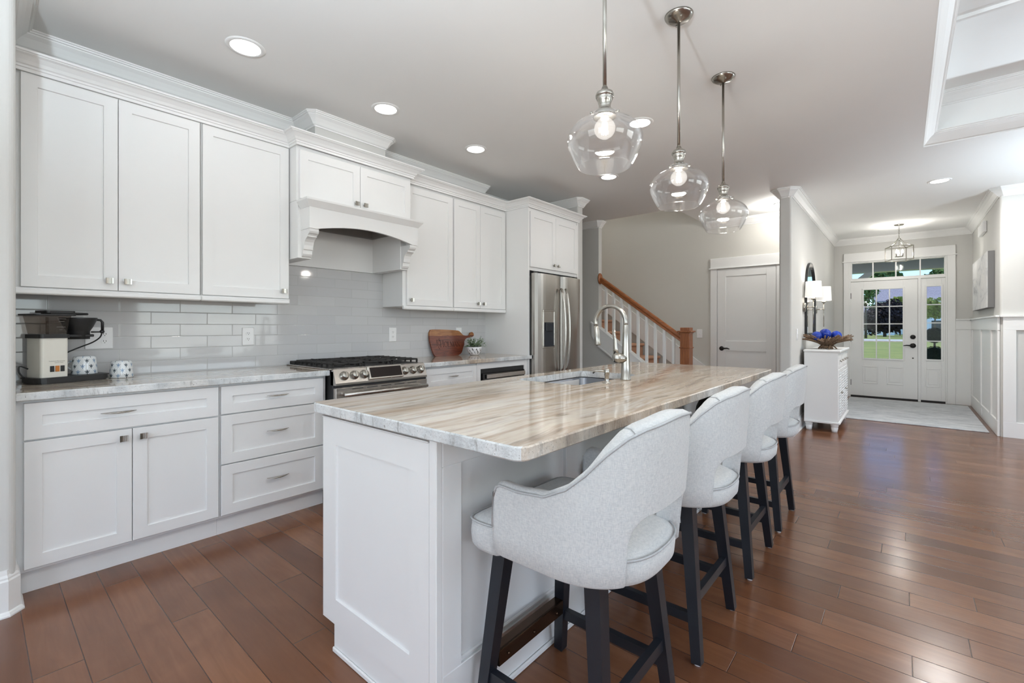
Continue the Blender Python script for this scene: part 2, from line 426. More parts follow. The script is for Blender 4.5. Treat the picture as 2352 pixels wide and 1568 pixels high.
def tile_material():
    M = NT('glossy_grey_subway_tile'); M.set(Roughness=.06)
    sx = M.n('ShaderNodeSeparateXYZ'); M.l(M.coord(), sx.inputs[0]); x, z = sx.outputs[0], sx.outputs[2]
    TH = .0762; TW = .3048
    zr = M.math('DIVIDE', M.math('SUBTRACT', z, .9165), TH); row = M.math('FLOOR', zr)
    odd = M.math('MODULO', M.math('ADD', row, 20), 2.0)
    xr = M.math('ADD', M.math('DIVIDE', M.math('SUBTRACT', x, .7224), TW), M.math('MULTIPLY', odd, .5)); xr = M.math('ADD', xr, 20.0); colm = M.math('FLOOR', xr)
    fx = M.math('FRACT', xr); fz = M.math('FRACT', M.math('ADD', zr, 20.0))
    ex = M.math('MULTIPLY', M.math('MINIMUM', fx, M.math('SUBTRACT', 1.0, fx)), TW)
    ez = M.math('MULTIPLY', M.math('MINIMUM', fz, M.math('SUBTRACT', 1.0, fz)), TH)
    e = M.math('MINIMUM', ex, ez)
    mr = M.n('ShaderNodeMapRange', interpolation_type='SMOOTHSTEP'); M.l(e, mr.inputs[0]); mr.inputs[1].default_value = .0010; mr.inputs[2].default_value = .0020
    cb = M.n('ShaderNodeCombineXYZ'); M.l(row, cb.inputs[0]); M.l(colm, cb.inputs[1])
    wn = M.n('ShaderNodeTexWhiteNoise', noise_dimensions='2D'); M.l(cb.outputs[0], wn.inputs['Vector'])
    c = M.ramp(wn.outputs['Value'], [(0, rgb(196, 196, 197)), (1, rgb(203, 203, 203))])
    c = M.mix(mr.outputs[0], rgb(176, 176, 174), c)
    M.l(c, M.b.inputs['Base Color'])
    M.l(M.math('MULTIPLY_ADD', mr.outputs[0], -.5, .56), M.b.inputs['Roughness'])
    mr2 = M.n('ShaderNodeMapRange', interpolation_type='SMOOTHSTEP'); M.l(e, mr2.inputs[0]); mr2.inputs[1].default_value = .0008; mr2.inputs[2].default_value = .004
    h = M.math('ADD', mr2.outputs[0], M.math('MULTIPLY', M.noise(M.map((5, 5, 14)), 1.0, 2), .35))
    M.bump(h, .3, .0012)
    return M.m
m_tile = tile_material()

def fabric_material():
    M = NT('light_grey_linen'); M.set(Roughness=.95)
    M.b.inputs['Sheen Weight'].default_value = .25
    co = M.coord()
    a = M.noise(M.map((420, 420, 90)), 1.0, 3, .6); b = M.noise(M.map((90, 90, 420)), 1.0, 3, .6)
    f = M.math('MULTIPLY', M.math('ADD', a, b), .5)
    c = M.ramp(f, [(.36, rgb(186, 188, 189)), (.5, rgb(201, 202, 202)), (.62, rgb(212, 212, 210))])
    M.l(c, M.b.inputs['Base Color']); M.bump(f, .35, .0008)
    return M.m
m_fab = fabric_material()
m_pipe = plain('grey_fabric_piping', rgb(186, 187, 188), .95, var=.1, vscale=200)

def wood(name, c1, c2, rough, axis=1, scale=22, bump=.1):
    M = NT(name); sc = [scale] * 3; sc[axis] = scale * .07
    f = M.noise(M.map(tuple(sc)), 1.0, 5, .6, 1.4)
    M.l(M.ramp(f, [(.3, c1), (.7, c2)]), M.b.inputs['Base Color']); M.set(Roughness=rough); M.bump(f, bump, .0008); return M.m
m_oakz = wood('stained_oak_upright', rgb(118, 66, 36), rgb(168, 104, 62), .35, 2, 60)
m_oaky = wood('stained_oak_rail', rgb(124, 70, 36), rgb(172, 106, 62), .32, 1, 60)
m_drift = wood('driftwood', rgb(72, 56, 44), rgb(150, 122, 96), .85, 2, 50, .5)

def board_material():
    M = NT('acacia_board'); M.set(Roughness=.35)
    sx = M.n('ShaderNodeSeparateXYZ'); M.l(M.coord(), sx.inputs[0])
    f = M.noise(M.map((4, 1, 34), (0, math.radians(3), 0)), 1.0, 5, .6, 1.6)
    red = M.ramp(f, [(.3, rgb(70, 30, 20)), (.5, rgb(108, 50, 30)), (.72, rgb(128, 66, 40))])
    pale = M.ramp(f, [(.3, rgb(128, 76, 40)), (.7, rgb(178, 122, 70))])
    z = M.math('ADD', sx.outputs[2], M.math('MULTIPLY', f, .012))
    c = M.mix(M.ramp(z, [(.2075, (0, 0, 0, 1)), (.2095, (1, 1, 1, 1))], 'LINEAR'), red, pale)
    M.l(c, M.b.inputs['Base Color']); return M.m
m_board = board_material()

def carpet_material():
    M = NT('tan_stair_carpet'); M.set(Roughness=1.0)
    f = M.noise(M.coord(), 260, 3, .7)
    M.l(M.ramp(f, [(.3, rgb(168, 124, 98)), (.7, rgb(206, 164, 136))]), M.b.inputs['Base Color']); M.bump(f, .6, .003); return M.m
m_carpet = carpet_material()
def rug_material():
    M = NT('faded_grey_rug'); M.set(Roughness=1.0)
    a = M.noise(M.map((9, 3, 1)), 1.0, 6, .7, .6); b = M.noise(M.map((70, 14, 1)), 1.0, 3, .7)
    c = M.ramp(a, [(.3, rgb(168, 170, 174)), (.5, rgb(200, 203, 206)), (.7, rgb(222, 222, 222))])
    c = M.mix(M.ramp(b, [(.45, (0, 0, 0, 1)), (.7, (.5, .5, .5, 1))]), c, rgb(150, 156, 166))
    M.l(c, M.b.inputs['Base Color']); M.bump(b, .4, .003); return M.m
m_rug = rug_material()
def painting_material():
    M = NT('abstract_white_canvas'); M.set(Roughness=.8)
    a = M.noise(M.map((1.5, 1, 3)), 1.6, 6, .65, 1.0)
    c = M.ramp(a, [(.3, rgb(176, 176, 178)), (.45, rgb(222, 222, 222)), (.7, rgb(240, 239, 236))])
    M.l(c, M.b.inputs['Base Color']); M.bump(a, .3, .003); return M.m
m_paint = painting_material()
def grass_material():
    M = NT('mown_grass'); M.set(Roughness=1.0)
    a = M.noise(M.map((.9, .25, 1)), 1.0, 5, .7); b = M.noise(M.coord(), 18, 3, .7)
    c = M.ramp(a, [(.3, rgb(96, 108, 44)), (.55, rgb(130, 136, 62)), (.75, rgb(168, 156, 92))])
    c = M.mix(M.ramp(b, [(.4, (0, 0, 0, 1)), (.7, (.4, .4, .4, 1))]), c, rgb(80, 92, 36))
    M.l(c, M.b.inputs['Base Color']); return M.m
m_grass = grass_material()
def mug_material():
    M = NT('white_ceramic_blue_sprigs'); M.set(Roughness=.12)
    sx = M.n('ShaderNodeSeparateXYZ'); M.l(M.coord(), sx.inputs[0])
    an = M.math('DIVIDE', M.math('ARCTAN2', sx.outputs[1], sx.outputs[0]), 2 * PI)
    u = M.math('MULTIPLY', an, 9.0); v = M.math('DIVIDE', sx.outputs[2], .030)
    row = M.math('FLOOR', v); uu = M.math('ADD', u, M.math('MULTIPLY', M.math('MODULO', M.math('ADD', row, 10), 2.0), .5))
    fu = M.math('SUBTRACT', M.math('FRACT', M.math('ADD', uu, 20.0)), .5); fv = M.math('SUBTRACT', M.math('FRACT', v), .5)
    ang = M.math('ARCTAN2', fv, fu); rad = M.math('SQRT', M.math('ADD', M.math('MULTIPLY', fu, fu), M.math('MULTIPLY', fv, fv)))
    star = M.math('MULTIPLY_ADD', M.math('SINE', M.math('MULTIPLY', ang, 5.0)), .12, .19)
    inside = M.math('LESS_THAN', rad, star)
    stem = M.math('MULTIPLY', M.math('LESS_THAN', M.math('ABSOLUTE', fu), .045), M.math('LESS_THAN', fv, 0.0))
    cb = M.n('ShaderNodeCombineXYZ'); M.l(M.math('FLOOR', M.math('ADD', uu, 20.0)), cb.inputs[0]); M.l(row, cb.inputs[1])
    alt = M.math('MODULO', M.math('ADD', M.math('FLOOR', M.math('ADD', uu, 20.0)), row), 2.0)
    ink = M.mix(alt, rgb(38, 52, 62), rgb(126, 150, 178))
    c = M.mix(M.math('MAXIMUM', inside, stem), rgb(226, 230, 232), ink)
    M.l(c, M.b.inputs['Base Color']); return M.m
m_mug = mug_material()
# ================================================================== the setting
mb = MB(); mb.box(-3.6, 10.07, -6.1, 6.1, -.12, 0); struct('floor', mb, m_floor, label='brown hardwood plank floor')
H = 2.74
mb = MB()
mb.box(-3.6, 10.07, -.12, 2.25, H, H + .12); mb.box(-3.6, 5.9, 2.25, 6.1, H, H + .12)
mb.box(5.283, 10.07, -6.1, -.12, H, H + .12); mb.box(-3.6, -1.2, -6.1, -.12, H, H + .12); mb.box(-1.2, 5.283, -6.1, -5, H, H + .12)
mb.box(-1.35, 5.43, -5.15, .03, 3.16, 3.28)
mb.box(5.283, 5.43, -5.15, .03, H + .12, 3.16); mb.box(-1.35, -1.2, -5.15, .03, H + .12, 3.16)
mb.box(-1.2, 5.283, -.12, .03, H + .12, 3.16); mb.box(-1.2, 5.283, -5.15, -5, H + .12, 3.16)
mb.box(5.7, 7.2, 1.9, 6.2, 5.2, 5.3)
mb.box(5.9, 7.02, 2.17, 2.249, H + .05, 5.2)
struct('ceiling', mb, m_ceil, label='white ceiling with a recessed tray over the living area')

def bull(x0, x1, y0, y1, r, corners, seg=6):
    """plan rectangle with the listed corners rounded (bullnose)"""
    pts = []
    for (cx_, cy_, a0, key) in ((x1 - r, y1 - r, 0, 'ne'), (x0 + r, y1 - r, 90, 'nw'), (x0 + r, y0 + r, 180, 'sw'), (x1 - r, y0 + r, 270, 'se')):
        if key in corners:
            for k in range(seg + 1):
                a = math.radians(a0 + 90 * k / seg); pts.append((cx_ + r * math.cos(a), cy_ + r * math.sin(a)))
        else:
            pts.append({'ne': (x1, y1), 'nw': (x0, y1), 'sw': (x0, y0), 'se': (x1, y0)}[key])
    return pts
mb = MB(); mb.prism(bull(-3.6, .118, 2.845, 3.72, .028, ('se',)), 0, H); struct('wall_left', mb, m_wall)
mb = MB(); mb.box(.118, 3.62, 3.59, 3.72, 0, H); mb.box(.118, 3.62, 3.50, 3.59, 2.46, H)
mb.box(3.62, 4.70, 3.73, 3.85, 0, H); mb.box(1.60, 2.19, 3.23, 3.50, 2.56, H)
struct('wall_kitchen', mb, m_wall)
mb = MB(); mb.prism(bull(4.70, 4.81, 2.965, 3.85, .02, ('sw', 'se')), 0, H); struct('wall_alcove', mb, m_wall)
# wall beside and under the stairs (facing the kitchen), with the stair opening
mb = MB()
T = Matrix(((0, 0, 1, 0), (1, 0, 0, 0), (0, 1, 0, 0), (0, 0, 0, 1)))       # (y,z) polygon extruded along x
mb.prism([(2.20, 0), (6.1, 0), (6.1, 5.2), (3.365, 5.2), (3.365, 1.10), (2.20, .30)], 5.885, 5.975, T); mb.box(5.80, 5.90, 2.17, 6.1, H + .12, 5.2)
struct('wall_stairs', mb, m_wall)
mb = MB(); mb.box(7.02, 7.14, .95, 6.1, 0, 5.2); struct('wall_closet', mb, m_wallwarm)
mb = MB(); mb.prism(bull(5.855, 9.95, .94, 1.06, .022, ('sw', 'nw')), 0, H); struct('wall_foyer_left', mb, m_wall)
mb = MB(); mb.box(9.95, 10.07, -.92, -.60, 0, H); mb.box(9.95, 10.07, .78, 1.06, 0, H); mb.box(9.95, 10.07, -.60, .78, 2.36, H); struct('wall_front', mb, m_wall)
mb = MB(); mb.prism(bull(7.34, 10.07, -.94, -.81, .022, ('nw',)), 0, H); mb.box(7.34, 7.46, -6.1, -.94, 0, H); struct('wall_foyer_right', mb, m_wall)
mb = MB(); mb.box(4.70, 7.14, 6.0, 6.1, 0, 5.2); mb.box(4.70, 4.81, 3.85, 6.0, 0, H); struct('wall_stair_back', mb, m_wall)
# living-room walls behind the camera, pierced by the windows that light the room
mb = MB()
for y0, y1 in ((-6.1, -3.1), (-.1, .8), (2.6, 3.0)): mb.box(-3.6, -3.48, y0, y1, 0, H)
for y0, y1 in ((-3.1, -.1), (.8, 2.6)): mb.box(-3.6, -3.48, y0, y1, 0, .5); mb.box(-3.6, -3.48, y0, y1, 2.4, H)
struct('wall_living_back', mb, m_wall)
mb = MB()
for x0, x1 in ((-3.6, -2.1), (.9, 2.4), (5.4, 7.46)): mb.box(x0, x1, -6.1, -5.98, 0, H)
for x0, x1 in ((-2.1, .9), (2.4, 5.4)): mb.box(x0, x1, -6.1, -5.98, 0, .5); mb.box(x0, x1, -6.1, -5.98, 2.4, H)
struct('wall_living_side', mb, m_wall)
def win_frame(n, T, w, h, k):
    mb = MB(); c = .004
    mb.box(-.08, 0, -.08, h + .08, -.03, .02, c, T); mb.box(w, w + .08, -.08, h + .08, -.03, .02, c, T)
    mb.box(0, w, -.08, 0, -.03, .02, c, T); mb.box(0, w, h, h + .08, -.03, .02, c, T)
    for i in range(1, k): mb.box(w * i / k - .03, w * i / k + .03, 0, h, -.03, .02, c, T)
    mb.box(0, w, h / 2 - .02, h / 2 + .02, -.025, .01, c, T)
    struct('window_%d' % n, mb, m_trim)
win_frame(4, frame((-3.48, -3.1, .5), '+x'), 3.0, 1.9, 3); win_frame(5, frame((-3.48, .8, .5), '+x'), 1.8, 1.9, 2)
win_frame(6, frame((.9, -5.98, .5), '+y'), 3.0, 1.9, 3); win_frame(7, frame((5.4, -5.98, .5), '+y'), 3.0, 1.9, 3)

# backsplash
mb = MB(); mb.box(.118, 3.735, 3.58, 3.59, .90, 1.42); mb.box(1.44, 2.42, 3.58, 3.59, 1.42, 1.72)
struct('backsplash', mb, m_tile, label='glossy grey subway tile backsplash')

# ---- crown and base mouldings (profile swept along a plan path, projecting to the right of travel)
def sweep(mb, path, prof, closed=False):
    n = len(path); P = [Vector((p[0], p[1], 0)) for p in path]; rows = []
    for i in range(n):
        ds = []
        if i > 0 or closed: ds.append((P[i] - P[i - 1]).normalized())
        if i < n - 1 or closed: ds.append((P[(i + 1) % n] - P[i]).normalized())
        ns = [Vector((d.y, -d.x, 0)) for d in ds]
        m = ns[0] if len(ns) == 1 else (ns[0] + ns[1]) / (1 + ns[0].dot(ns[1]))
        rows.append([P[i] + m * o + Vector((0, 0, z)) for o, z in prof])
    k = len(prof); vs = [p for r in rows for p in r]; fs = []
    for i in range(n if closed else n - 1):
        j = (i + 1) % n
        for a in range(k):
            b = (a + 1) % k
            fs.append((i * k + a, j * k + a, j * k + b, i * k + b))
    if not closed: fs += [list(range(k)), [(n - 1) * k + a for a in range(k)]]
    mb.add(vs, fs)
    return mb
def crown_prof(z, p=.08, h=.09):
    q = [(0, -1), (.10, -1), (.10, -.90), (.22, -.84), (.36, -.66), (.55, -.44), (.78, -.26), (.80, -.20), (.90, -.18), (.92, -.10), (1, -.08), (1, 0), (0, 0)]
    return [(a * p, z + b * h) for a, b in q]
def ch(path, r=.03):
    """cut outward corners at 45 degrees where the walls are bullnosed"""
    out = []
    for i, p in enumerate(path):
        if 0 < i < len(path) - 1:
            a = Vector((*path[i - 1], 0)); b = Vector((*p, 0)); c = Vector((*path[i + 1], 0))
            d1 = (b - a).normalized(); d2 = (c - b).normalized()
            if d1.x * d2.y - d1.y * d2.x > .5:
                out += [tuple((b - d1 * r)[:2]), tuple((b + d2 * r)[:2])]; continue
        out.append(p)
    return out
mb = MB(); sweep(mb, ch([(.118, 2.87), (.118, 3.5), (1.60, 3.5), (1.60, 3.23), (2.19, 3.23), (2.19, 3.5), (3.62, 3.5), (3.62, 3.73), (4.70, 3.73), (4.70, 2.965), (4.81, 2.965), (4.81, 5.9)], .001), crown_prof(H))
struct('trim_1', mb, m_trim, label='white crown moulding of the kitchen wall')
mb = MB(); sweep(mb, ch([(5.885, 5.9), (5.885, 3.365), (5.975, 3.365)], .015), crown_prof(H)); struct('trim_2', mb, m_trim)
mb = MB(); sweep(mb, ch([(7.02, 2.2), (7.02, 1.06), (5.855, 1.06), (5.855, .94), (9.95, .94), (9.95, -.81), (7.34, -.81), (7.34, -5.9)]), crown_prof(H, .085, .10))
struct('trim_3', mb, m_trim, label='white crown moulding round the foyer')
mb = MB(); loop = [(-1.2, -.12), (5.283, -.12), (5.283, -5), (-1.2, -5)]
sweep(mb, loop, crown_prof(H + .105, .095, .105), True); sweep(mb, loop, crown_prof(3.16, .085, .10), True)
mb.box(3.50, 3.74, -4.99, -.13, 3.02, 3.16); mb.box(3.74, 3.765, -4.99, -.13, 3.0, 3.06); mb.box(3.475, 3.5, -4.99, -.13, 3.0, 3.06)
struct('trim_4', mb, m_trim, label='white crown mouldings and beam of the tray ceiling')
def base_prof(h, t=.014):
    return [(0, 0), (t + .012, 0), (t + .012, .006), (t + .006, .017), (t, .021), (t, h - .045), (t - .004, h - .038), (t - .004, h - .03), (t - .008, h - .02), (t - .010, h), (0, h)]
mb = MB(); sweep(mb, ch([(-3.4, 2.845), (.118, 2.845), (.118, 3.0)], .028), base_prof(.19)); struct('baseboard_left', mb, m_trim)
mb = MB(); sweep(mb, ch([(7.02, 1.20), (7.02, 1.06), (5.855, 1.06), (5.855, .94), (9.95, .94), (9.95, .81)]), base_prof(.15)); struct('baseboard_foyer', mb, m_trim)
mb = MB(); sweep(mb, [(7.02, 6.0), (7.02, 2.12)], base_prof(.15)); struct('baseboard_closet', mb, m_trim)
mb = MB(); sweep(mb, ch([(5.885, 5.9), (5.885, 2.30)]), base_prof(.15)); struct('baseboard_stairs', mb, m_trim)

# ---- foyer wainscot
mb = MB(); yw = -.81
mb.box(7.36, 9.95, yw, yw + .006, .15, 1.32)
mb.box(7.34, 9.95, yw, yw + .020, 1.17, 1.315, .002); mb.box(7.30, 9.95, yw, yw + .04, 1.315, 1.335, .003)
mb.box(7.34, 9.95, yw, yw + .022, 0, .17, .003)
for a, b in ((8.80, 8.92), (7.86, 7.98), (7.345, 7.44), (9.86, 9.95)): mb.box(a, b, yw, yw + .02, .17, 1.17, .002)
mb.box(9.93, 9.95, -.81, -.62, 0, .17, .002); mb.box(9.93, 9.95, -.81, -.62, 1.17, 1.315, .002); mb.box(9.91, 9.95, -.81, -.62, 1.315, 1.335, .002)
mb.box(9.944, 9.95, -.81, -.62, .17, 1.17)
mb.box(7.32, 7.34, -1.02, -.83, 0, .17, .002); mb.box(7.32, 7.34, -1.02, -.83, 1.17, 1.315, .002); mb.box(7.30, 7.34, -1.02, -.80, 1.315, 1.335, .002)
mb.box(7.32, 7.34, -.93, -.83, .17, 1.17, .002)
struct('trim_5', mb, m_trim, label='white board and batten wainscot of the foyer')

# ---- front door unit
xd = 9.95
Td = frame((xd, .70, 0), '-x')        # u runs from the left jamb to the right
mb = MB(); c = .003
mb.box(-.10, -.02, 0, 2.35, 0, .025, c, Td); mb.box(1.225, 1.32, 0, 2.35, 0, .025, c, Td)
mb.box(-.10, 1.32, 2.35, 2.49, 0, .028, c, Td); mb.box(-.12, 1.34, 2.335, 2.352, 0, .045, c, Td)
mb.box(-.02, 0, 0, 2.35, -.12, .012, c, Td); mb.box(1.205, 1.225, 0, 2.35, -.12, .012, c, Td)
mb.box(0, 1.205, 1.995, 2.04, -.10, .012, c, Td); mb.box(.88, .915, 0, 2.0, -.08, .012, c, Td); mb.box(0, 1.205, 2.32, 2.35, -.10, .012, c, Td)
struct('trim_6', mb, m_trim, label='white casing of the front door')
mb = MB(); mb.box(0, .88, .0, .028, -.14, .012, 0, Td); mb.box(.915, 1.205, 0, .028, -.14, .012, 0, Td); mb.box(.872, .886, 0, 2.0, -.062, -.046, 0, Td); mb.box(-.006, .006, 0, 2.0, -.062, -.046, 0, Td); mb.box(0, .88, 1.984, 2.0, -.062, -.046, 0, Td); struct('trim_7', mb, m_dark, label='dark door sill and dark strips blocking light at the door gaps')  # thin strips added behind the door gaps to stop outside light showing
def panel_door(mb, T, w, h, glass_r, panels, t=.045):
    """slab with a glazed opening and raised lower panels; glass_r=(u0,u1,v0,v1)"""
    u0, u1, v0, v1 = glass_r
    mb.box(0, u0, 0.03, h, -t, 0, .002, T); mb.box(u1, w, 0.03, h, -t, 0, .002, T)
    mb.box(u0, u1, v1, h, -t, 0, 0, T); mb.box(u0, u1, .03, v0, -t, 0, 0, T)
    r = .022
    for a, b, d, e in ((u0 - r, u0 + .004, v0 - r, v1 + r), (u1 - .004, u1 + r, v0 - r, v1 + r), (u0, u1, v0 - r, v0 + .004), (u0, u1, v1 - .004, v1 + r)):
        mb.box(a, b, d, e, -.01, .012, .004, T)
    for a, b, d, e in panels:
        q = .018
        for k in ((a, a + q, d, e), (b - q, b, d, e), (a + q, b - q, d, d + q), (a + q, b - q, e - q, e)): mb.box(k[0], k[1], k[2], k[3], 0, .007, .003, T)
        mb.box(a + .04, b - .04, d + .04, e - .04, 0, .006, .005, T)
mb = MB(); G = (.178, .695, .675, 1.848)
panel_door(mb, Td, .878, 1.99, G, [(.160, .375, .245, .545), (.485, .705, .245, .545)])
d1 = struct('door_1', mb, m_trim, label='white front door with a twelve-pane window')
mb = MB()
for k in (1, 2):
    u = G[0] + (G[1] - G[0]) * k / 3; mb.box(u - .008, u + .008, G[2], G[3], -.03, .006, .002, Td)
for k in (1, 2, 3):
    v = G[2] + (G[3] - G[2]) * k / 4; mb.box(G[0], G[1], v - .008, v + .008, -.0285, .0048, .002, Td)
struct('muntins', mb, m_trim, d1)
mb = MB(); mb.box(G[0], G[1], G[2], G[3], -.026, -.020, 0, Td); struct('pane', mb, m_pane, d1)
mb = MB()
mb.lathe([(.001, .024), (.030, .022), (.034, .012), (.036, 0)], Td @ Matrix.Translation((.818, 1.045, 0)), 20)
struct('deadbolt', mb, m_bronze, d1)
mb = MB(); mb.lathe([(.001, .012), (.036, .010), (.040, 0)], Td @ Matrix.Translation((.818, .904, 0)), 20)
mb.tube([(.818, .904, .01), (.818, .904, .05), (.79, .905, .058), (.74, .910, .055), (.70, .902, .05)], [.012, .012, .012, .009, .006], 10, Td)
struct('door_handle', mb, m_bronze, d1)
for v in (.25, 1.0, 1.75):
    mb = MB(); mb.box(-.006, .006, v - .05, v + .05, -.01, .010, .002, Td); struct('hinge', mb, m_bronze, d1)
mb = MB(); mb.sphere((0, 0, 0), .011, 10, 6, Td @ Matrix.Translation((.818, .70, 0)), 0, (1, 1, .5)); struct('peephole_cover', mb, m_bronze, d1)
Ts = frame((xd, .70 - .915, 0), '-x'); G2 = (.068, .243, .688, 1.86)
mb = MB(); panel_door(mb, Ts, .29, 1.99, G2, [(.050, .245, .245, .545)])
w2 = struct('window_2', mb, m_trim, label='narrow sidelight beside the front door')
mb = MB()
for k in (1, 2, 3):
    v = G2[2] + (G2[3] - G2[2]) * k / 4; mb.box(G2[0], G2[1], v - .008, v + .008, -.03, .006, .002, Ts)
struct('muntins', mb, m_trim, w2)
mb = MB(); mb.box(G2[0], G2[1], G2[2], G2[3], -.026, -.020, 0, Ts); struct('pane', mb, m_pane, w2)
mb = MB(); Gt = (.018, 1.19, 2.05, 2.31)
mb.box(0, Gt[0], 2.04, 2.32, -.06, -.01, .002, Td); mb.box(Gt[1], 1.205, 2.04, 2.32, -.06, -.01, .002, Td)
mb.box(Gt[0], Gt[1], 2.04, Gt[2], -.06, -.01, .002, Td); mb.box(Gt[0], Gt[1], Gt[3], 2.32, -.06, -.01, .002, Td)
for u in (.304, .604, .907): mb.box(u - .009, u + .009, Gt[2], Gt[3], -.05, -.012, .002, Td)
w1 = struct('window_1', mb, m_trim, label='four-pane transom above the front door')
mb = MB(); mb.box(Gt[0], Gt[1], Gt[2], Gt[3], -.042, -.036, 0, Td); struct('pane', mb, m_pane, w1)

# ---- closet door behind the island
xc = 7.02
Tc = frame((xc, 2.06, 0), '-x')
mb = MB(); mb.box(-.09, 0, 0, 2.05, 0, .022, c, Tc); mb.box(.76, .85, 0, 2.05, 0, .022, c, Tc)
mb.box(-.09, .85, 2.06, 2.20, 0, .025, c, Tc); mb.box(-.11, .87, 2.045, 2.062, 0, .04, c, Tc)
struct('trim_8', mb, m_trim, label='white casing of the closet door')
def two_panel(mb, T, w, h, t=.03, st=.115, mid=(.86, 1.0), top=.11, bot=.22):
    mb.box(0, st, 0, h, 0, t, .002, T); mb.box(w - st, w, 0, h, 0, t, .002, T)
    mb.box(st, w - st, 0, bot, 0, t, .002, T); mb.box(st, w - st, h - top, h, 0, t, .002, T); mb.box(st, w - st, mid[0], mid[1], 0, t, .002, T)
    mb.box(st, w - st, bot, h - top, 0, t - .010, 0, T)
mb = MB(); two_panel(mb, Tc @ Matrix.Translation((.005, .01, -.012)), .75, 2.03)
d2 = struct('door_2', mb, m_trim, label='white two-panel closet door')
mb = MB(); mb.lathe([(.001, .016), (.030, .013), (.033, 0)], Tc @ Matrix.Translation((.065, .90, .018)), 20)
mb.tube([(.065, .90, .02), (.065, .90, .055), (.09, .902, .062), (.15, .905, .06), (.18, .895, .058)], [.011, .011, .011, .009, .006], 10, Tc)
struct('door_handle', mb, m_bronze, d2)
# ---- door on the right
Tr = frame((7.34, -1.02, 0), '-x')
mb = MB(); mb.box(0, .095, 0, 2.38, 0, .024, c, Tr); mb.box(1.0, 1.095, 0, 2.38, 0, .024, c, Tr)
mb.box(-.01, 1.10, 2.38, 2.53, 0, .026, c, Tr); mb.box(-.03, 1.12, 2.366, 2.382, 0, .04, c, Tr)
mb.box(.095, .115, 0, 2.38, -.02, .012, c, Tr); mb.box(.98, 1.0, 0, 2.38, -.02, .012, c, Tr); mb.box(.115, .98, 2.03, 2.06, -.02, .012, c, Tr)
mb.box(.115, .98, 2.06, 2.37, -.03, .004, .002, Tr)
struct('trim_9', mb, m_trim, label='white casing of the right-hand door')
mb = MB(); two_panel(mb, Tr @ Matrix.Translation((.12, .01, -.022)), .855, 2.015); struct('door_3', mb, m_trim)

# ================================================================== kitchen cabinets
FY = frame
def shaker(mb, T, w, h, rail=.058, t=.02, rec=.009, c=.0018):
    """one-piece shaker front: eased outer edge, flat frame, stepped-down panel"""
    def rc(i, z): return [(i, i, z), (w - i, i, z), (w - i, h - i, z), (i, h - i, z)]
    R = [rc(0, -t), rc(0, -c), rc(c, 0), rc(rail, 0), rc(rail + .0016, -rec)]
    vs = [p for r in R for p in r]; fs = [(0, 1, 2, 3), (16, 17, 18, 19)]
    for k in range(4):
        for i in range(4): j = (i + 1) % 4; fs.append((k * 4 + i, k * 4 + j, k * 4 + 4 + j, k * 4 + 4 + i))
    mb.add(vs, fs, T)
def door(parent, x0, x1, z0, z1, y, rail=.058, name='door'):
    mb = MB(); shaker(mb, FY((x0, y, z0), '-y'), x1 - x0, z1 - z0, rail); return obj(name, mb, m_cab, parent)
def knob(parent, x, z, y):
    mb = MB(); T = FY((x, y, z), '-y')
    mb.lathe([(.010, 0), (.007, .004), (.006, .016), (.009, .018)], T, 14)
    P = []
    for i in range(7):
        row = []
        for j in range(7):
            a, b = (i / 3 - 1), (j / 3 - 1)
            row.append((a * .016, b * .015, .021 + .005 * a * a))
        P.append(row)
    mb.grid(P, True, 0, T); mb.box(-.016, .016, -.015, .015, .017, .0215, .001, T)
    return obj('knob', mb, m_nickel, parent)
def pull(parent, x, z, y, L=.135):
    mb = MB(); T = FY((x, y, z), '-y'); n = 15
    pts = []; rs = []
    for i in range(n):
        a = -1 + 2 * i / (n - 1)
        pts.append((a * L / 2, 0, .004 + .024 * (1 - a * a))); rs.append(.0025 + .0062 * (1 - a * a))
    mb.tube(pts, rs, 10, T, True, 0, (.6, 1.2))
    return obj('pull', mb, m_nickel, parent)
yu = 3.265
def wall_cab(name, label, x0, x1, z0, z1, y, back=3.588, group='white wall cabinets', rail_bottom=True, side=True):
    t = thing(name, label, 'cabinet', ((x0 + x1) / 2, back, z0), group)
    mb = MB(); mb.box(x0, x1, y + .021, back, z0, z1, .001)
    obj('body', mb, m_cab, t)
    if rail_bottom:
        mb = MB(); mb.box(x0, x1, y - .004, y + .03, z0 - .028, z0 - .001, .006); mb.box(x0, x1, y + .004, y + .024, z0 - .006, z0 + .004)
        obj('light_rail', mb, m_cab, t)
    return t
W1 = wall_cab('wall_cabinet', 'tall white two-door wall cabinet above the coffee maker', .121, .904, 1.393, 2.455, yu)
door(W1, .150, .5135, 1.401, 2.448, yu); door(W1, .5165, .898, 1.401, 2.448, yu); knob(W1, .477, 1.452, yu); knob(W1, .553, 1.452, yu)
W2 = wall_cab('wall_cabinet', 'white single-door wall cabinet on the left of the range hood', .906, 1.437, 1.393, 2.455, yu)
door(W2, .912, 1.431, 1.401, 2.448, yu); knob(W2, 1.392, 1.452, yu)
W3 = wall_cab('wall_cabinet', 'white single-door wall cabinet on the right of the range hood', 2.40, 2.974, 1.385, 2.455, yu)
door(W3, 2.435, 2.966, 1.393, 2.432, yu); knob(W3, 2.475, 1.44, yu)
W4 = wall_cab('wall_cabinet', 'white two-door wall cabinet above the cutting board and plant', 2.976, 3.732, 1.385, 2.455, yu)
door(W4, 2.982, 3.338, 1.393, 2.432, yu); door(W4, 3.341, 3.722, 1.393, 2.432, yu); knob(W4, 3.300, 1.44, yu); knob(W4, 3.379, 1.44, yu)
yh = 3.15
W5 = wall_cab('wall_cabinet', 'short white two-door cabinet above the range hood mantel', 1.439, 2.398, 2.075, 2.455, yh, rail_bottom=False)
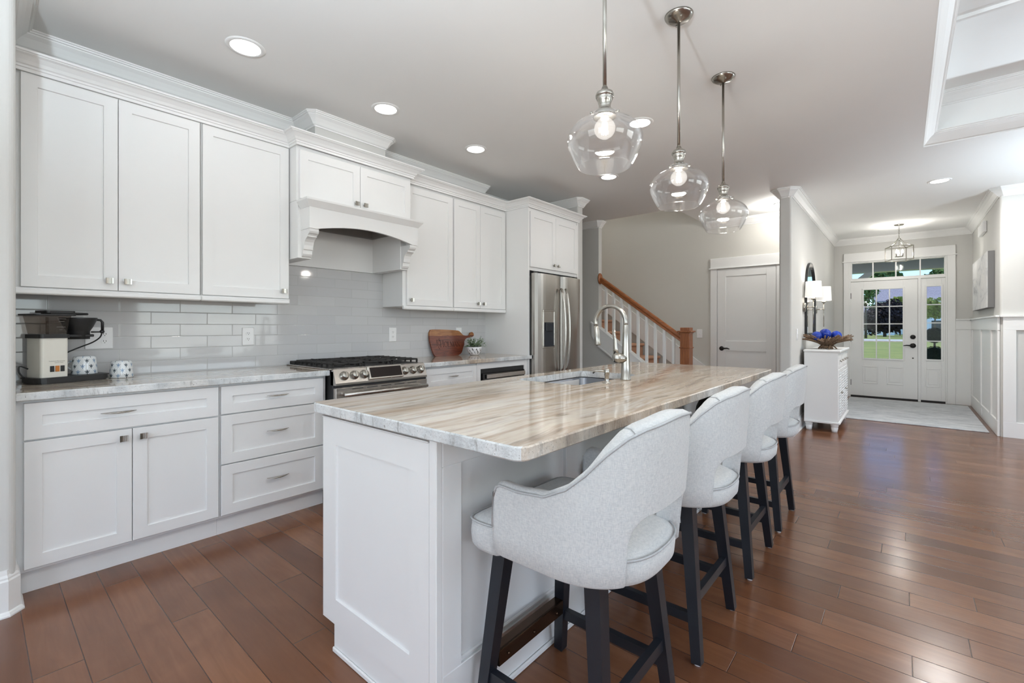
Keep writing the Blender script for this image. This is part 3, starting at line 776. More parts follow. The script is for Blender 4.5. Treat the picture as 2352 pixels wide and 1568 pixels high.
door(W5, 1.455, 1.914, 2.09, 2.425, yh); door(W5, 1.917, 2.382, 2.09, 2.425, yh); knob(W5, 1.880, 2.135, yh); knob(W5, 1.952, 2.135, yh)
# fridge alcove: tall side panel and cabinet over the fridge
yfc = 2.952
FR = thing('refrigerator_cabinet', 'white two-door cabinet over the fridge with a tall side panel', 'cabinet', (4.2, 3.70, 0))
mb = MB(); mb.box(3.735, 3.758, yfc + .01, 3.725, 0, 2.455, .001); mb.box(4.672, 4.698, yfc + .01, 3.725, 0, 2.455, .001); obj('side_panel', mb, m_cab, FR)
mb = MB(); mb.box(3.758, 4.672, yfc + .021, 3.725, 1.80, 2.455, .001); obj('body', mb, m_cab, FR)
door(FR, 3.768, 4.216, 1.835, 2.415, yfc); door(FR, 4.219, 4.664, 1.835, 2.415, yfc); knob(FR, 4.178, 1.885, yfc); knob(FR, 4.258, 1.885, yfc)
# crown running along all wall cabinets
CP = [(0, 0), (.010, 0), (.010, .022), (.016, .026), (.016, .040), (.024, .046), (.032, .066), (.050, .092), (.064, .100), (.066, .106), (.074, .108), (.076, .120), (0, .120)]
mb = MB(); sweep(mb, [(.121, yu), (1.437, yu), (1.437, yh), (2.40, yh), (2.40, yu), (3.733, yu), (3.733, yfc + .008), (4.70, yfc + .008), (4.70, yfc + .012)], [(a, 2.450 + b * .68) for a, b in CP])
tag(obj('cabinet_crown', mb, m_cab), 'white stepped crown moulding running along the tops of the wall cabinets', 'moulding')

# ---- mantel range hood
HD = thing('range_hood', 'white wooden mantel range hood with an arched apron and corbels', 'range hood', (1.91, 3.588, 1.66))
mb = MB(); sweep(mb, [(1.459, 3.14), (1.459, 3.02), (2.357, 3.02), (2.357, 3.14)], [(0, 2.012), (.004, 2.012), (.010, 2.020), (.034, 2.052), (.036, 2.064), (0, 2.064)])
mb.box(1.459, 2.357, 3.02, 3.148, 2.05, 2.074); obj('mantel_shelf', mb, m_cab, HD)
mb = MB(); poly = [(1.459, 2.02), (1.459, 1.868), (1.500, 1.868)]
n = 20
for i in range(n + 1):
    a = i / n; poly.append((1.512 + (2.304 - 1.512) * a, 1.868 + .052 * math.sin(PI * a) ** .9))
poly += [(2.316, 1.868), (2.357, 1.868), (2.357, 2.02)]
mb.prism(poly, 0, .02, FY((0, 3.04, 0), '-y'))
obj('apron', mb, m_cab, HD)
for i, (x0, x1) in enumerate(((1.459, 1.535), (2.281, 2.357))):
    mb = MB(); mb.box(1.44 if i == 0 else x0, x1, 3.15, 3.578, 1.678, 2.074, .001); mb.box(x0 if i == 0 else x1 - .02, x0 + .02 if i == 0 else x1, 3.04, 3.15, 1.868, 2.02)
    obj('side_panel', mb, m_cab, HD)
    # S-scroll corbel, profile in (depth, height)
    pr = [(0, 1.868), (.118, 1.868), (.120, 1.850), (.112, 1.838), (.098, 1.832), (.090, 1.824), (.089, 1.816), (.078, 1.812), (.062, 1.802), (.048, 1.786), (.040, 1.765),
          (.036, 1.745), (.034, 1.736), (.026, 1.732), (.024, 1.722), (.022, 1.706), (.014, 1.694), (.004, 1.686), (0, 1.684)]
    mb = MB(); TT = Matrix(((0, 0, 1, 0), (-1, 0, 0, 3.15), (0, 1, 0, 0), (0, 0, 0, 1)))
    mb.prism(pr, x0 + .006, x1 - .006, TT); obj('corbel', mb, m_cab, HD)
mb = MB(); mb.box(1.535, 2.281, 3.556, 3.578, 1.678, 1.97); obj('back_panel', mb, m_cab, HD)
mb = MB(); mb.box(1.536, 2.28, 3.05, 3.07, 1.935, 2.06); mb.box(1.536, 1.55, 3.05, 3.55, 1.97, 2.06); mb.box(2.266, 2.28, 3.05, 3.55, 1.97, 2.06)
mb.box(1.55, 2.266, 3.535, 3.555, 1.97, 2.06); mb.box(1.55, 2.266, 3.07, 3.535, 2.045, 2.06)
obj('liner', mb, m_hoodin, HD)

# ---- base cabinets
yd = 2.967
def base_cab(label, x0, x1, name='base_cabinet', group='white base cabinets'):
    t = thing(name, label, 'cabinet', ((x0 + x1) / 2, 3.3, 0), group)
    mb = MB(); mb.box(x0, x1, yd + .021, 3.578, .105, .874, .001); obj('body', mb, m_cab, t)
    mb = MB(); mb.box(x0, x1, 3.025, 3.045, 0, .106); obj('toe_kick', mb, m_cab, t)
    return t
B1 = base_cab('white base cabinet with one wide drawer above two doors', .121, .9145)
door(B1, .146, .907, .698, .862, yd, .058, 'drawer'); door(B1, .146, .5215, .122, .690, yd); door(B1, .5245, .907, .122, .690, yd)
pull(B1.children[2], .470, .782, yd); knob(B1, .487, .648, yd); knob(B1, .566, .648, yd)
B2 = base_cab('white base cabinet with a stack of three drawers left of the range', .9155, 1.552)
for z0, z1 in ((.702, .862), (.415, .695), (.122, .408)):
    d = door(B2, .921, 1.528, z0, z1, yd, .058, 'drawer'); pull(d, 1.232, (z0 + z1) / 2 + (.012 if z0 < .5 else 0), yd, .13)
B3 = base_cab('white base cabinet with a shallow drawer right of the range', 2.342, 2.995)
d = door(B3, 2.402, 2.985, .702, .858, yd, .05, 'drawer'); pull(d, 2.70, .782, yd, .11)
door(B3, 2.402, 2.985, .122, .694, yd)
B4 = thing('base_cabinet', 'white base cabinet framing the built-in black microwave', 'cabinet', (3.36, 3.3, 0), 'white base cabinets')
mb = MB(); mb.box(2.996, 3.046, yd + .01, 3.578, .105, .874, .001); mb.box(3.690, 3.734, yd + .01, 3.578, .105, .874, .001); mb.box(3.046, 3.690, yd + .01, 3.578, .815, .874, .001); mb.box(3.046, 3.690, yd + .01, 3.578, .105, .42, .001)
obj('body', mb, m_cab, B4)
mb = MB(); mb.box(2.996, 3.734, 3.025, 3.045, 0, .106); obj('toe_kick', mb, m_cab, B4)
MW = thing('microwave', 'black built-in microwave drawer with a stainless handle strip', 'microwave', (3.368, 3.3, .42))
mb = MB(); mb.box(3.050, 3.686, 2.985, 3.45, .424, .812, .002); obj('housing', mb, m_black, MW)
mb = MB(); mb.box(3.060, 3.676, 2.962, 2.984, .43, .775, .003); obj('drawer_front', mb, plain('black_glass_front', rgb(14, 14, 16), .06), MW)
mb = MB(); mb.box(3.10, 3.67, 2.945, 2.962, .722, .762, .004); obj('handle', mb, m_steel, MW)
mb = MB(); mb.lathe([(.001, .003), (.007, .002), (.008, 0)], FY((3.64, 2.962, .69), '-y'), 14); obj('badge', mb, m_steel, MW)

# ---- stone counters
CZ0, CZ1 = .876, .913
def slab(mb, outer, holes=(), z0=CZ0, z1=CZ1, c=.004):
    """top and bottom tessellated round the holes, chamfered outer edge (material 1 on the edge)"""
    def ring(pts, d):
        n = len(pts); out = []
        for i in range(n):
            a = Vector(pts[i - 1]); b = Vector(pts[i]); e = Vector(pts[(i + 1) % n])
            d1 = (b - a).normalized(); d2 = (e - b).normalized(); n1 = Vector((-d1.y, d1.x)); n2 = Vector((-d2.y, d2.x))
            m = (n1 + n2) / (1 + n1.dot(n2)); out.append(tuple(b + m * d))
        return out
    inn = ring(outer, c); loops = [inn] + [list(h) for h in holes]
    vv = [Vector((p[0], p[1], 0)) for l_ in loops for p in l_]
    tris = tessellate_polygon([[Vector((p[0], p[1], 0)) for p in l_] for l_ in loops])
    mb.add([(v.x, v.y, z1) for v in vv], [tuple(t) for t in tris]); mb.add([(v.x, v.y, z0) for v in vv], [tuple(t) for t in tris])
    n = len(outer)
    vs = [(p[0], p[1], z0) for p in inn] + [(p[0], p[1], z0 + c) for p in outer] + [(p[0], p[1], z1 - c) for p in outer] + [(p[0], p[1], z1) for p in inn]
    fs = []
    for k in range(3):
        for i in range(n):
            j = (i + 1) % n; fs.append((k * n + i, k * n + j, (k + 1) * n + j, (k + 1) * n + i))
    mb.add(vs, fs[:2 * n], None, False, 1); mb.add(vs, fs[2 * n:], None, False, 1)
    for h in holes:
        n = len(h); vs = [(p[0], p[1], z0) for p in h] + [(p[0], p[1], z1) for p in h]
        mb.add(vs, [(i, (i + 1) % n, n + (i + 1) % n, n + i) for i in range(n)], None, False, 1)
def rrect(x0, x1, y0, y1, r, seg=6):
    return bull(x0, x1, y0, y1, r, ('ne', 'nw', 'sw', 'se'), seg)
mb = MB(); slab(mb, [(.121, 2.935), (1.556, 2.935), (1.556, 3.579), (.121, 3.579)])
tag(obj('countertop', mb, [m_gran, m_gedge], weld=True), 'streaked beige stone countertop under the coffee maker left of the range', 'countertop', 'stone countertops', None)
mb = MB(); slab(mb, [(2.338, 2.935), (3.765, 2.935), (3.765, 2.950), (3.734, 2.950), (3.734, 3.579), (2.338, 3.579)])
tag(obj('countertop', mb, [m_gran, m_gedge], weld=True), 'streaked beige stone countertop under the cutting board right of the range', 'countertop', 'stone countertops', None)
# ================================================================== island
IS = thing('kitchen_island', 'long white kitchen island with a shaker end panel and panelled seating side', 'kitchen island', (2.2, 1.33, 0))
IX0, IX1, IY0, IY1 = .885, 3.53, 1.035, 1.625
mb = MB(); mb.box(IX0, 1.90, IY0, IY1, .10, CZ0 - .001); mb.box(2.67, IX1, IY0, IY1, .10, CZ0 - .001); mb.box(1.90, 2.67, IY0, 1.16, .10, CZ0 - .001); mb.box(1.90, 2.67, 1.16, IY1, .10, .64); mb.box(IX0, IX1, IY0, IY1 - .06, 0, .10); obj('body', mb, m_cab, IS)
# near end: shaker panel, toe notch on the kitchen side, base and bead
mb = MB(); Te = FY((.865, 1.684, .105), '-x'); shaker(mb, Te, .628, .757, .094, .02, .007)
mb.box(0, .628, .757, .762, -.03, .006, .002, Te); obj('end_panel', mb, m_cab, IS)
mb = MB(); mb.box(.872, .90, 1.04, 1.612, 0, .104, .001); mb.box(.864, .872, 1.04, 1.612, 0, .018, .003); obj('base_board', mb, m_cab, IS)
mb = MB(); mb.box(.862, .885, 1.020, 1.052, 0, .874, .002); obj('corner_post', mb, m_cab, IS)
mb = MB(); Tq = FY((IX0 - .013, 1.020, 0), '-y'); L = IX1 - IX0 + .013
mb.box(.0135, L, 0, .18, -.018, 0, .002, Tq); mb.box(.0135, L, .792, .874, -.018, 0, .002, Tq); mb.box(.01, L, 0, .02, 0, .010, .004, Tq)
mb.box(.0135, L, .18, .195, -.018, -.006, .004, Tq)
for u in (0.0, .66, 1.31, 1.95, L - .09): mb.box(max(.0135, u), u + .09, .18, .792, -.018, 0, .002, Tq)
obj('seating_side_panel', mb, m_cab, IS)
for a, w_ in ((.92, .48), (1.405, .48), (1.90, .375), (2.28, .375), (2.67, .415), (3.09, .415)):
    mb = MB(); shaker(mb, FY((a + w_, 1.645, .12), '+y'), w_, .74); obj('door', mb, m_cab, IS)
HOLE = rrect(1.945, 2.625, 1.228, 1.632, .05, 6)
mb = MB(); slab(mb, rrect(.845, 3.59, .69, 1.742, .035, 6), [list(reversed(HOLE))])
tag(obj('island_countertop', mb, [m_gran, m_gedge], weld=True), 'large streaked beige stone top of the island with a sink cut-out', 'countertop')
SK = thing('sink', 'undermount stainless sink bowl set into the island', 'sink', (2.285, 1.43, .68))
mb = MB(); P = []
prof = ((.012, .874), (.002, .874), (-.004, .868), (-.008, .72), (-.03, .69), (-.06, .684))
for d, z in prof: P.append([(x, y, z) for x, y in rrect(1.945 - d, 2.625 + d, 1.228 - d, 1.632 + d, max(.02, .05 + d), 6)])
Q = [[P[j][i] for j in range(len(P))] for i in range(len(P[0]))]
mb.grid(Q, True, 0, None, True); mb.add(P[-1], [list(range(len(P[-1])))])
obj('bowl', mb, m_sink, SK, recalc=True, weld=True)
mb = MB(); mb.lathe([(.001, .003), (.02, .002), (.04, .004), (.045, 0)], Matrix.Translation((2.30, 1.45, .684)), 20); obj('drain', mb, m_nickel, SK)

FA = thing('faucet', 'tall brushed nickel gooseneck pull-down faucet behind the sink', 'faucet', (2.318, 1.158, CZ1))
mb = MB(); mb.lathe([(.0, 0), (.029, 0), (.029, .006), (.026, .010), (.023, .09), (.0185, .20), (.0145, .30), (.0135, .302)], Matrix.Translation((2.318, 1.158, CZ1)), 28); obj('body', mb, m_nickel, FA)
mb = MB(); pts = [(2.318, 1.158, CZ1 + .295)]; R_ = .093; zc = 1.228
for i in range(25):
    a = PI - (PI * 1.06) * i / 24; pts.append((2.318, 1.158 + R_ + R_ * math.cos(a), zc + R_ * math.sin(a)))
mb.tube(pts, .0122, 16); obj('spout', mb, m_nickel, FA)
e = Vector(pts[-1]); dr = (Vector(pts[-1]) - Vector(pts[-2])).normalized()
mb = MB(); mb.tube([e, e + dr * .012, e + dr * .014, e + dr * .108, e + dr * .113], [.0135, .0135, .0152, .0185, .0165], 18); obj('spray_head', mb, m_nickel, FA)
mb = MB(); hd = Vector((-.62, .62, .12)).normalized(); b0 = Vector((2.318, 1.158, CZ1 + .115))
mb.tube([b0, b0 + hd * .03, b0 + hd * .064, b0 + hd * .07], [.024, .028, .026, .018], 18); obj('handle_hub', mb, m_nickel, FA)
mb = MB(); h0 = b0 + hd * .052
mb.tube([h0 + Vector((0, 0, .01)), h0 + Vector((-.004, .004, .05)), h0 + Vector((-.006, .006, .10)), h0 + Vector((-.012, .012, .152))], [.020, .014, .010, .009], 14, None, True, 0, (1, .55)); obj('handle', mb, m_nickel, FA)
SD = thing('soap_dispenser', 'short brushed nickel soap dispenser pump between sink and faucet', 'soap dispenser', (2.122, 1.165, CZ1))
mb = MB(); mb.lathe([(0, 0), (.023, 0), (.023, .003), (.014, .007), (.0115, .012), (.0115, .040), (.0135, .041), (.0135, .070), (.010, .074), (0.001, .074)], Matrix.Translation((2.122, 1.165, CZ1)), 22); obj('pump_body', mb, m_nickel, SD)
mb = MB(); mb.tube([(2.122, 1.165, .972), (2.112, 1.195, .977), (2.104, 1.222, .974), (2.102, 1.236, .962)], [.006, .0055, .005, .0045], 10); obj('spout', mb, m_nickel, SD)

# ================================================================== bar stools
def sel(t, a, b, n):      # superellipse point
    c_, s_ = math.cos(t), math.sin(t)
    return (a * math.copysign(abs(c_) ** (2 / n), c_), b * math.copysign(abs(s_) ** (2 / n), s_))
def interp(x, xs, ys):
    for i in range(len(xs) - 1):
        if x <= xs[i + 1]:
            t = max(0, (x - xs[i]) / (xs[i + 1] - xs[i])); return ys[i] + (ys[i + 1] - ys[i]) * t
    return ys[-1]
def smooth(x): x = max(0, min(1, x)); return x * x * (3 - 2 * x)
def make_stool(label, loc):
    t = thing('bar_stool', label, 'bar stool', loc, 'upholstered bar stools along the island')
    # --- wrap-round shell: U in plan, arms sweeping up to the back, arched cut-out low in the back
    A, B, YF, YS = .258, .238, .115, -.045
    path = []
    for k in range(9): path.append((-A, YF + (YS - YF) * k / 9))
    for k in range(57):
        x, y = sel(PI + PI * k / 56, A, B, 2.7); path.append((x, YS + y))
    for k in range(1, 10): path.append((A, YS + (YF - YS) * k / 9))
    # resample evenly by arc length
    d = [0.0]
    for i in range(1, len(path)): d.append(d[-1] + math.dist(path[i], path[i - 1]))
    N = 132; pts = []; j = 0
    for i in range(N + 1):
        s_ = d[-1] * i / N
        while j < len(d) - 2 and d[j + 1] < s_: j += 1
        f = (s_ - d[j]) / max(1e-9, d[j + 1] - d[j]); pts.append((path[j][0] + (path[j + 1][0] - path[j][0]) * f, path[j][1] + (path[j + 1][1] - path[j][1]) * f))
    def top(x, y, i):
        z = interp(-y, [-.115, -.03, .06, .12, .16, .20, .235, .26, .29], [.766, .760, .768, .800, .842, .898, .937, .953, .960])
        e = min(i, N - i) / N * d[-1]          # round the front corner of the arm
        if e < .03: z -= .03 - math.sqrt(max(0, .03 ** 2 - (.03 - e) ** 2))
        if y < -.2: z += .012 * smooth(1 - abs(x) / .22)
        return z
    def bot(x, y, i):
        z = .556; e = min(i, N - i) / N * d[-1]
        if e < .025: z += .025 - math.sqrt(max(0, .025 ** 2 - (.025 - e) ** 2))
        if y < -.12:
            q = abs(x); HW, R2, ZT = .176, .058, .722
            if q < HW:
                z = ZT if q < HW - R2 else ZT - R2 + math.sqrt(max(0, R2 ** 2 - (q - HW + R2) ** 2))
                z += .004 * (1 - (q / HW) ** 2)
        return z
    cut = [i for i, p in enumerate(pts) if p[1] < -.12 and abs(p[0]) < .176]
    # put exact columns at the cut edges so the jamb of the opening is vertical
    cols = []
    for i, p in enumerate(pts):
        if i in (cut[0], cut[-1] + 1):
            a = pts[i - 1]; xe = -.176 if i == cut[0] else .176
            f = (xe - a[0]) / (p[0] - a[0]); pe = (xe, a[1] + (p[1] - a[1]) * f)
            if i == cut[0]: cols += [(pe, i, .556), (pe, i, None)]
            else: cols += [(pe, i, None), (pe, i, .556)]
        cols.append((p, i, 'auto'))
    rings = []; edge_top = []; edge_bot = []
    M = len(cols); NV = 9
    for k, (p, i, bz) in enumerate(cols):
        x, y = p
        pa = cols[max(0, k - 2)][0]; pb = cols[min(M - 1, k + 2)][0]
        tx, ty = pb[0] - pa[0], pb[1] - pa[1]; ln = math.hypot(tx, ty); tx /= ln; ty /= ln
        nx, ny = ty, -tx                       # outward of the counter-clockwise U
        zt = top(x, y, i)
        zb = bot(x, y, i) if bz == 'auto' else (.556 if bz else .722 - .058)
        if bz == 'auto' and abs(x) < .176 and y < -.12: zb = bot(x, y, i)
        back = smooth((-y - .05) / .18)
        th = .042 + .026 * back
        lean = lambda z: -.030 * back * max(0, (z - .60)) / .35
        bulge = lambda z: .006 * math.sin(PI * max(0, z - .556) / (zt - .556))
        ring = []
        ZS = [zb + .008 + (.738 - zb - .008) * v / 3 for v in range(3)] + [.738 + (zt - .012 - .738) * v / 6 for v in range(7)]
        for z in ZS:
            ring.append((x + nx * bulge(z), y + ny * bulge(z) + lean(z), z))
        rr = .010
        ring.append((x - nx * .004, y - ny * .004 + lean(zt), zt - .003)); ring.append((x - nx * th * .3, y - ny * th * .3 + lean(zt), zt + .004))
        ring.append((x - nx * th * .75, y - ny * th * .75 + lean(zt), zt + .002)); ring.append((x - nx * th, y - ny * th + lean(zt), zt - .010))
        for z in reversed([zb + .008 + (.738 - zb - .008) * v / 3 for v in range(3)] + [.738 + (zt - .018 - .738) * v / 6 for v in range(7)]):
            ring.append((x - nx * th, y - ny * th + lean(z), z))
        ring.append((x - nx * th * .7, y - ny * th * .7 + lean(zb), zb)); ring.append((x - nx * .008, y - ny * .008 + lean(zb), zb))
        rings.append(ring)
        edge_top.append((x + nx * .001, y + ny * .001 + lean(zt), zt - .006)); edge_bot.append((x + nx * .002, y + ny * .002 + lean(zb), zb + .004))
    mb = MB(); nr = len(rings[0]); vs = [q for r in rings for q in r]; fs = []
    for a in range(M - 1):
        for b in range(nr): fs.append((a * nr + b, (a + 1) * nr + b, (a + 1) * nr + (b + 1) % nr, a * nr + (b + 1) % nr))
    mb.add(vs, fs, None, True); mb.add(rings[0], [list(range(nr))], None, False); mb.add(rings[-1], [list(range(nr))], None, False)
    obj('back_shell', mb, m_fab, t, local=True, weld=True)
    mb = MB()
    # piping: up the arm front, along the top edge and down the other arm front
    lp = [rings[0][1], rings[0][NV // 2], rings[0][NV]] + edge_top[1:-1] + [rings[-1][NV], rings[-1][NV // 2], rings[-1][1]]
    mb.tube(lp, .0036, 6); obj('piping', mb, m_pipe, t, local=True)
    # --- seat cushion (crowned top, piped edge)
    def plan(s, inset=0):
        out = []
        fr = [(.206, -.045), (.206, .03), (.206, .085), (.207, .112), (.232, .120), (.246, .128), (.250, .150), (.250, .185), (.247, .206), (.238, .222), (.222, .231), (.19, .235), (.12, .237), (.04, .238)]
        pl = fr + [(-a, b) for a, b in reversed(fr)]
        for k in range(1, 40):
            x, y = sel(PI + PI * k / 40, .208, .231, 2.7); pl.append((x, -.045 + y))
        for x, y in pl: out.append((x * (1 - inset / .25), y * (1 - inset / .236)))
        return out
    layers = [(.030, .540), (.008, .543), (0, .556), (-.003, .59), (0, .622), (.004, .630), (.030, .643), (.09, .655), (.15, .660), (.195, .661)]
    LP = [[(x, y, z - (.018 * smooth(-y / .2) if z > .6 else 0)) for x, y in plan(0, ins)] for ins, z in layers]
    mb = MB(); mb.grid([[LP[j][k] for j in range(len(LP))] for k in range(len(LP[0]))], True, 0, None, True)
    mb.add(LP[0], [list(range(len(LP[0])))]); mb.add(LP[-1], [list(range(len(LP[0])))], None, True)
    st = obj('seat', mb, m_fab, t, local=True, weld=True)
    mb = MB(); mb.tube([(x * 1.004, y * 1.004, .629 - .018 * smooth(-y / .2)) for x, y in plan(0, -.001)], .0034, 6, closed=True); obj('piping', mb, m_pipe, st, local=True)
    # --- swivel box, legs, stretchers
    mb = MB(); mb.box(-.15, .15, -.15, .15, .515, .545, .004); obj('swivel_base', mb, m_leg, t, local=True)
    F = lambda sx, sy, z: (sx * (.162 + .050 * (1 - z / .54)), sy * (.158 + .052 * (1 - z / .54)), z)
    for sx, sy in ((-1, 1), (1, 1), (-1, -1), (1, -1)):
        mb = MB(); mb.bar(F(sx, sy, .54), F(sx, sy, .006), .046, .046, .034, .034); lg = obj('leg', mb, m_leg, t, local=True)
        mb = MB(); p = F(sx, sy, 0); mb.lathe([(0, 0), (.012, 0), (.013, .008)], Matrix.Translation(p), 12); obj('glide', mb, m_white, lg, local=True)
    def rail(name, a, b, za, w, h, mat=m_leg, ref=(0, 0, 1)):
        mb = MB(); mb.bar(F(a[0], a[1], za), F(b[0], b[1], za), h, w, ref=ref); return obj(name, mb, mat, t, local=True)
    rail('stretcher', (-1, -1), (1, -1), .215, .022, .036); rail('stretcher', (-1, -1), (-1, 1), .150, .022, .034); rail('stretcher', (1, -1), (1, 1), .150, .022, .034)
    fr = rail('footrest', (-1, 1), (1, 1), .185, .024, .040)
    mb = MB(); a = F(-1, 1, .2); mb.box(a[0] + .02, -a[0] - .02, a[1] - .020, a[1] - .010, .163, .212, .002); mb.box(a[0] + .02, -a[0] - .02, a[1] - .020, a[1] + .018, .206, .212, .002)
    for q in (-.13, 0, .13): mb.sphere((q, a[1] - .021, .185), .005, 8, 6)
    obj('foot_plate', mb, m_plate, fr, local=True)
    return t
ST1 = make_stool('light grey upholstered bar stool nearest the end of the island', (1.215, .768, 0))
dup(ST1, (1.887, .768, 0), 'second bar stool along the island, counting from the near end')
dup(ST1, (2.615, .768, 0), 'third bar stool along the island, holding a black bag on its seat')
dup(ST1, (3.284, .768, 0), 'farthest bar stool, beyond the far end of the row near the white console')
BG = thing('handbag', 'small black bag resting on the seat of the third bar stool', 'bag', (2.60, .80, .66))
mb = MB(); P = []
for k in range(25):
    row = []
    for z, w, dd in ((.66, .10, .05), (.665, .12, .06), (.72, .125, .065), (.78, .11, .055), (.81, .08, .045), (.824, .02, .02)):
        x, y = sel(2 * PI * k / 24, w, dd, 3); row.append((2.60 + x, .80 + y, z))
    P.append(row)
mb.grid(P, True); obj('bag_body', mb, m_bag, BG, weld=True)
mb = MB(); mb.tube([(2.53 + .14 * i / 12, .80, .80 + .05 * math.sin(PI * i / 12)) for i in range(13)], .006, 8); obj('strap', mb, m_bag, BG)

# ================================================================== range
RG = thing('range', 'stainless slide-in gas range with black grates', 'range', (1.945, 3.25, 0))
RX0, RX1 = 1.562, 2.328
mb = MB(); mb.box(RX0, RX1, 2.90, 3.575, .03, .905, .002); obj('body', mb, m_black, RG)
mb = MB(); mb.box(1.548, 2.342, 2.925, 3.577, .9135, .922, .003); obj('cooktop', mb, m_steel, RG)
mb = MB(); mb.box(RX0 + .02, RX1 - .02, 2.95, 3.53, .921, .924, .001); obj('burner_tray', mb, m_iron, RG)
mb = MB()
T = Matrix(((0, 0, 1, 0), (1, 0, 0, 0), (0, 1, 0, 0), (0, 0, 0, 1)))
mb.prism([(2.935, .922), (2.905, .918), (2.868, .826), (2.868, .812), (2.935, .812)], RX0, RX1, T); cpnl = obj('control_panel', mb, m_steel, RG)
nrm = Vector((0, -.918 + .826, 2.868 - 2.905)); nrm = Vector((0, -(.918 - .826), (2.905 - 2.868))).normalized()
def on_panel(x, z):
    f = (z - .826) / (.918 - .826); y = 2.868 + (2.905 - 2.868) * f
    v = Vector((0, 2.905 - 2.868, .918 - .826)).normalized(); w = Vector((0, -v.z, v.y)); u = Vector((1, 0, 0))
    M_ = Matrix.Identity(4)
    for i in range(3): M_[i][0] = u[i]; M_[i][1] = v[i]; M_[i][2] = w[i]; M_[i][3] = (x, y, z)[i]
    return M_
for x in (1.632, 1.708, 1.783, 2.130, 2.205, 2.278):
    Tk = on_panel(x, .872); mb = MB()
    mb.lathe([(0, .002), (.031, .002), (.031, .006), (.026, .009), (.024, .026), (.021, .030), (.001, .030)], Tk, 26)
    mb.box(-.005, .005, -.022, .022, .028, .040, .002, Tk); obj('knob', mb, m_nickel, RG)
Tk = on_panel(1.957, .872); mb = MB(); mb.box(-.145, .145, -.046, .050, .001, .016, .004, Tk); bz = obj('display_bezel', mb, m_steel, RG)
mb = MB(); mb.box(-.132, .132, -.034, .040, .0155, .018, .002, Tk); obj('display', mb, plain('display_black_glass', rgb(30, 24, 22), .07), bz)
mb = MB(); mb.box(RX0 + .005, RX1 - .005, 2.876, 2.905, .795, .812); obj('vent_gap', mb, m_dark, RG)
mb = MB(); mb.box(RX0, RX1, 2.866, 2.90, .20, .795, .004); dr_ = obj('oven_door', mb, m_steel, RG)
mb = MB(); mb.box(RX0 + .09, RX1 - .09, 2.8645, 2.868, .32, .66, .001); obj('oven_window', mb, plain('oven_window_glass', rgb(18, 18, 19), .05), dr_)
mb = MB()
for i in range(5): mb.box(1.68 + i * .115, 1.68 + i * .115 + .085, 2.8648, 2.867, .779, .783)
obj('vent_slots', mb, m_dark, dr_)
mb = MB(); mb.tube([(RX0 + .035, 2.818, .752), (RX1 - .035, 2.818, .752)], .0125, 16)
for x in (RX0 + .06, RX1 - .06): mb.tube([(x, 2.818, .752), (x, 2.868, .752)], .010, 10)
obj('oven_handle', mb, m_steel, dr_)
mb = MB(); mb.box(RX0, RX1, 2.868, 2.90, .04, .195, .004); obj('storage_drawer', mb, m_steel, RG)
mb = MB(); mb.box(RX0 + .01, RX1 - .01, 3.50, 3.575, .921, .946, .004); obj('rear_vent', mb, m_iron, RG)
for gx0, gx1 in ((1.585, 1.822), (1.828, 2.062), (2.068, 2.305)):
    mb = MB(); z0, z1 = .944, .956; y0, y1 = 2.955, 3.495; b_ = .011
    mb.box(gx0, gx1, y0, y0 + b_, z0, z1, .002); mb.box(gx0, gx1, y1 - b_, y1, z0, z1, .002); mb.box(gx0, gx0 + b_, y0, y1, z0, z1, .002); mb.box(gx1 - b_, gx1, y0, y1, z0, z1, .002)
    for k in range(1, 7):
        y = y0 + (y1 - y0) * k / 7; mb.box(gx0, gx0 + .082, y - .005, y + .005, z0, z1 + .003, .002); mb.box(gx1 - .082, gx1, y - .005, y + .005, z0, z1 + .003, .002)
    xm = (gx0 + gx1) / 2; mb.box(xm - .005, xm + .005, y0, y0 + .10, z0, z1 + .003, .002); mb.box(xm - .005, xm + .005, y1 - .10, y1, z0, z1 + .003, .002); mb.box(gx0, gx1, 3.22, 3.231, z0, z1, .002)
    for x in (gx0 + .005, gx1 - .005):
        for k in range(8):
            y = y0 + .005 + (y1 - y0 - .01) * k / 7; mb.bar((x, y, z0 + .002), (x, y, .922), .012, .012, .009, .009)
    obj('grate', mb, m_iron, RG)
for x, y, r in ((1.70, 3.09, .045), (1.70, 3.37, .036), (1.945, 3.22, .05), (2.19, 3.09, .05), (2.19, 3.37, .036)):
    mb = MB(); mb.lathe([(0, 0), (r, 0), (r, .010), (r * .8, .013), (r * .75, .018), (.001, .020)], Matrix.Translation((x, y, .923)), 22); obj('burner', mb, m_iron, RG)

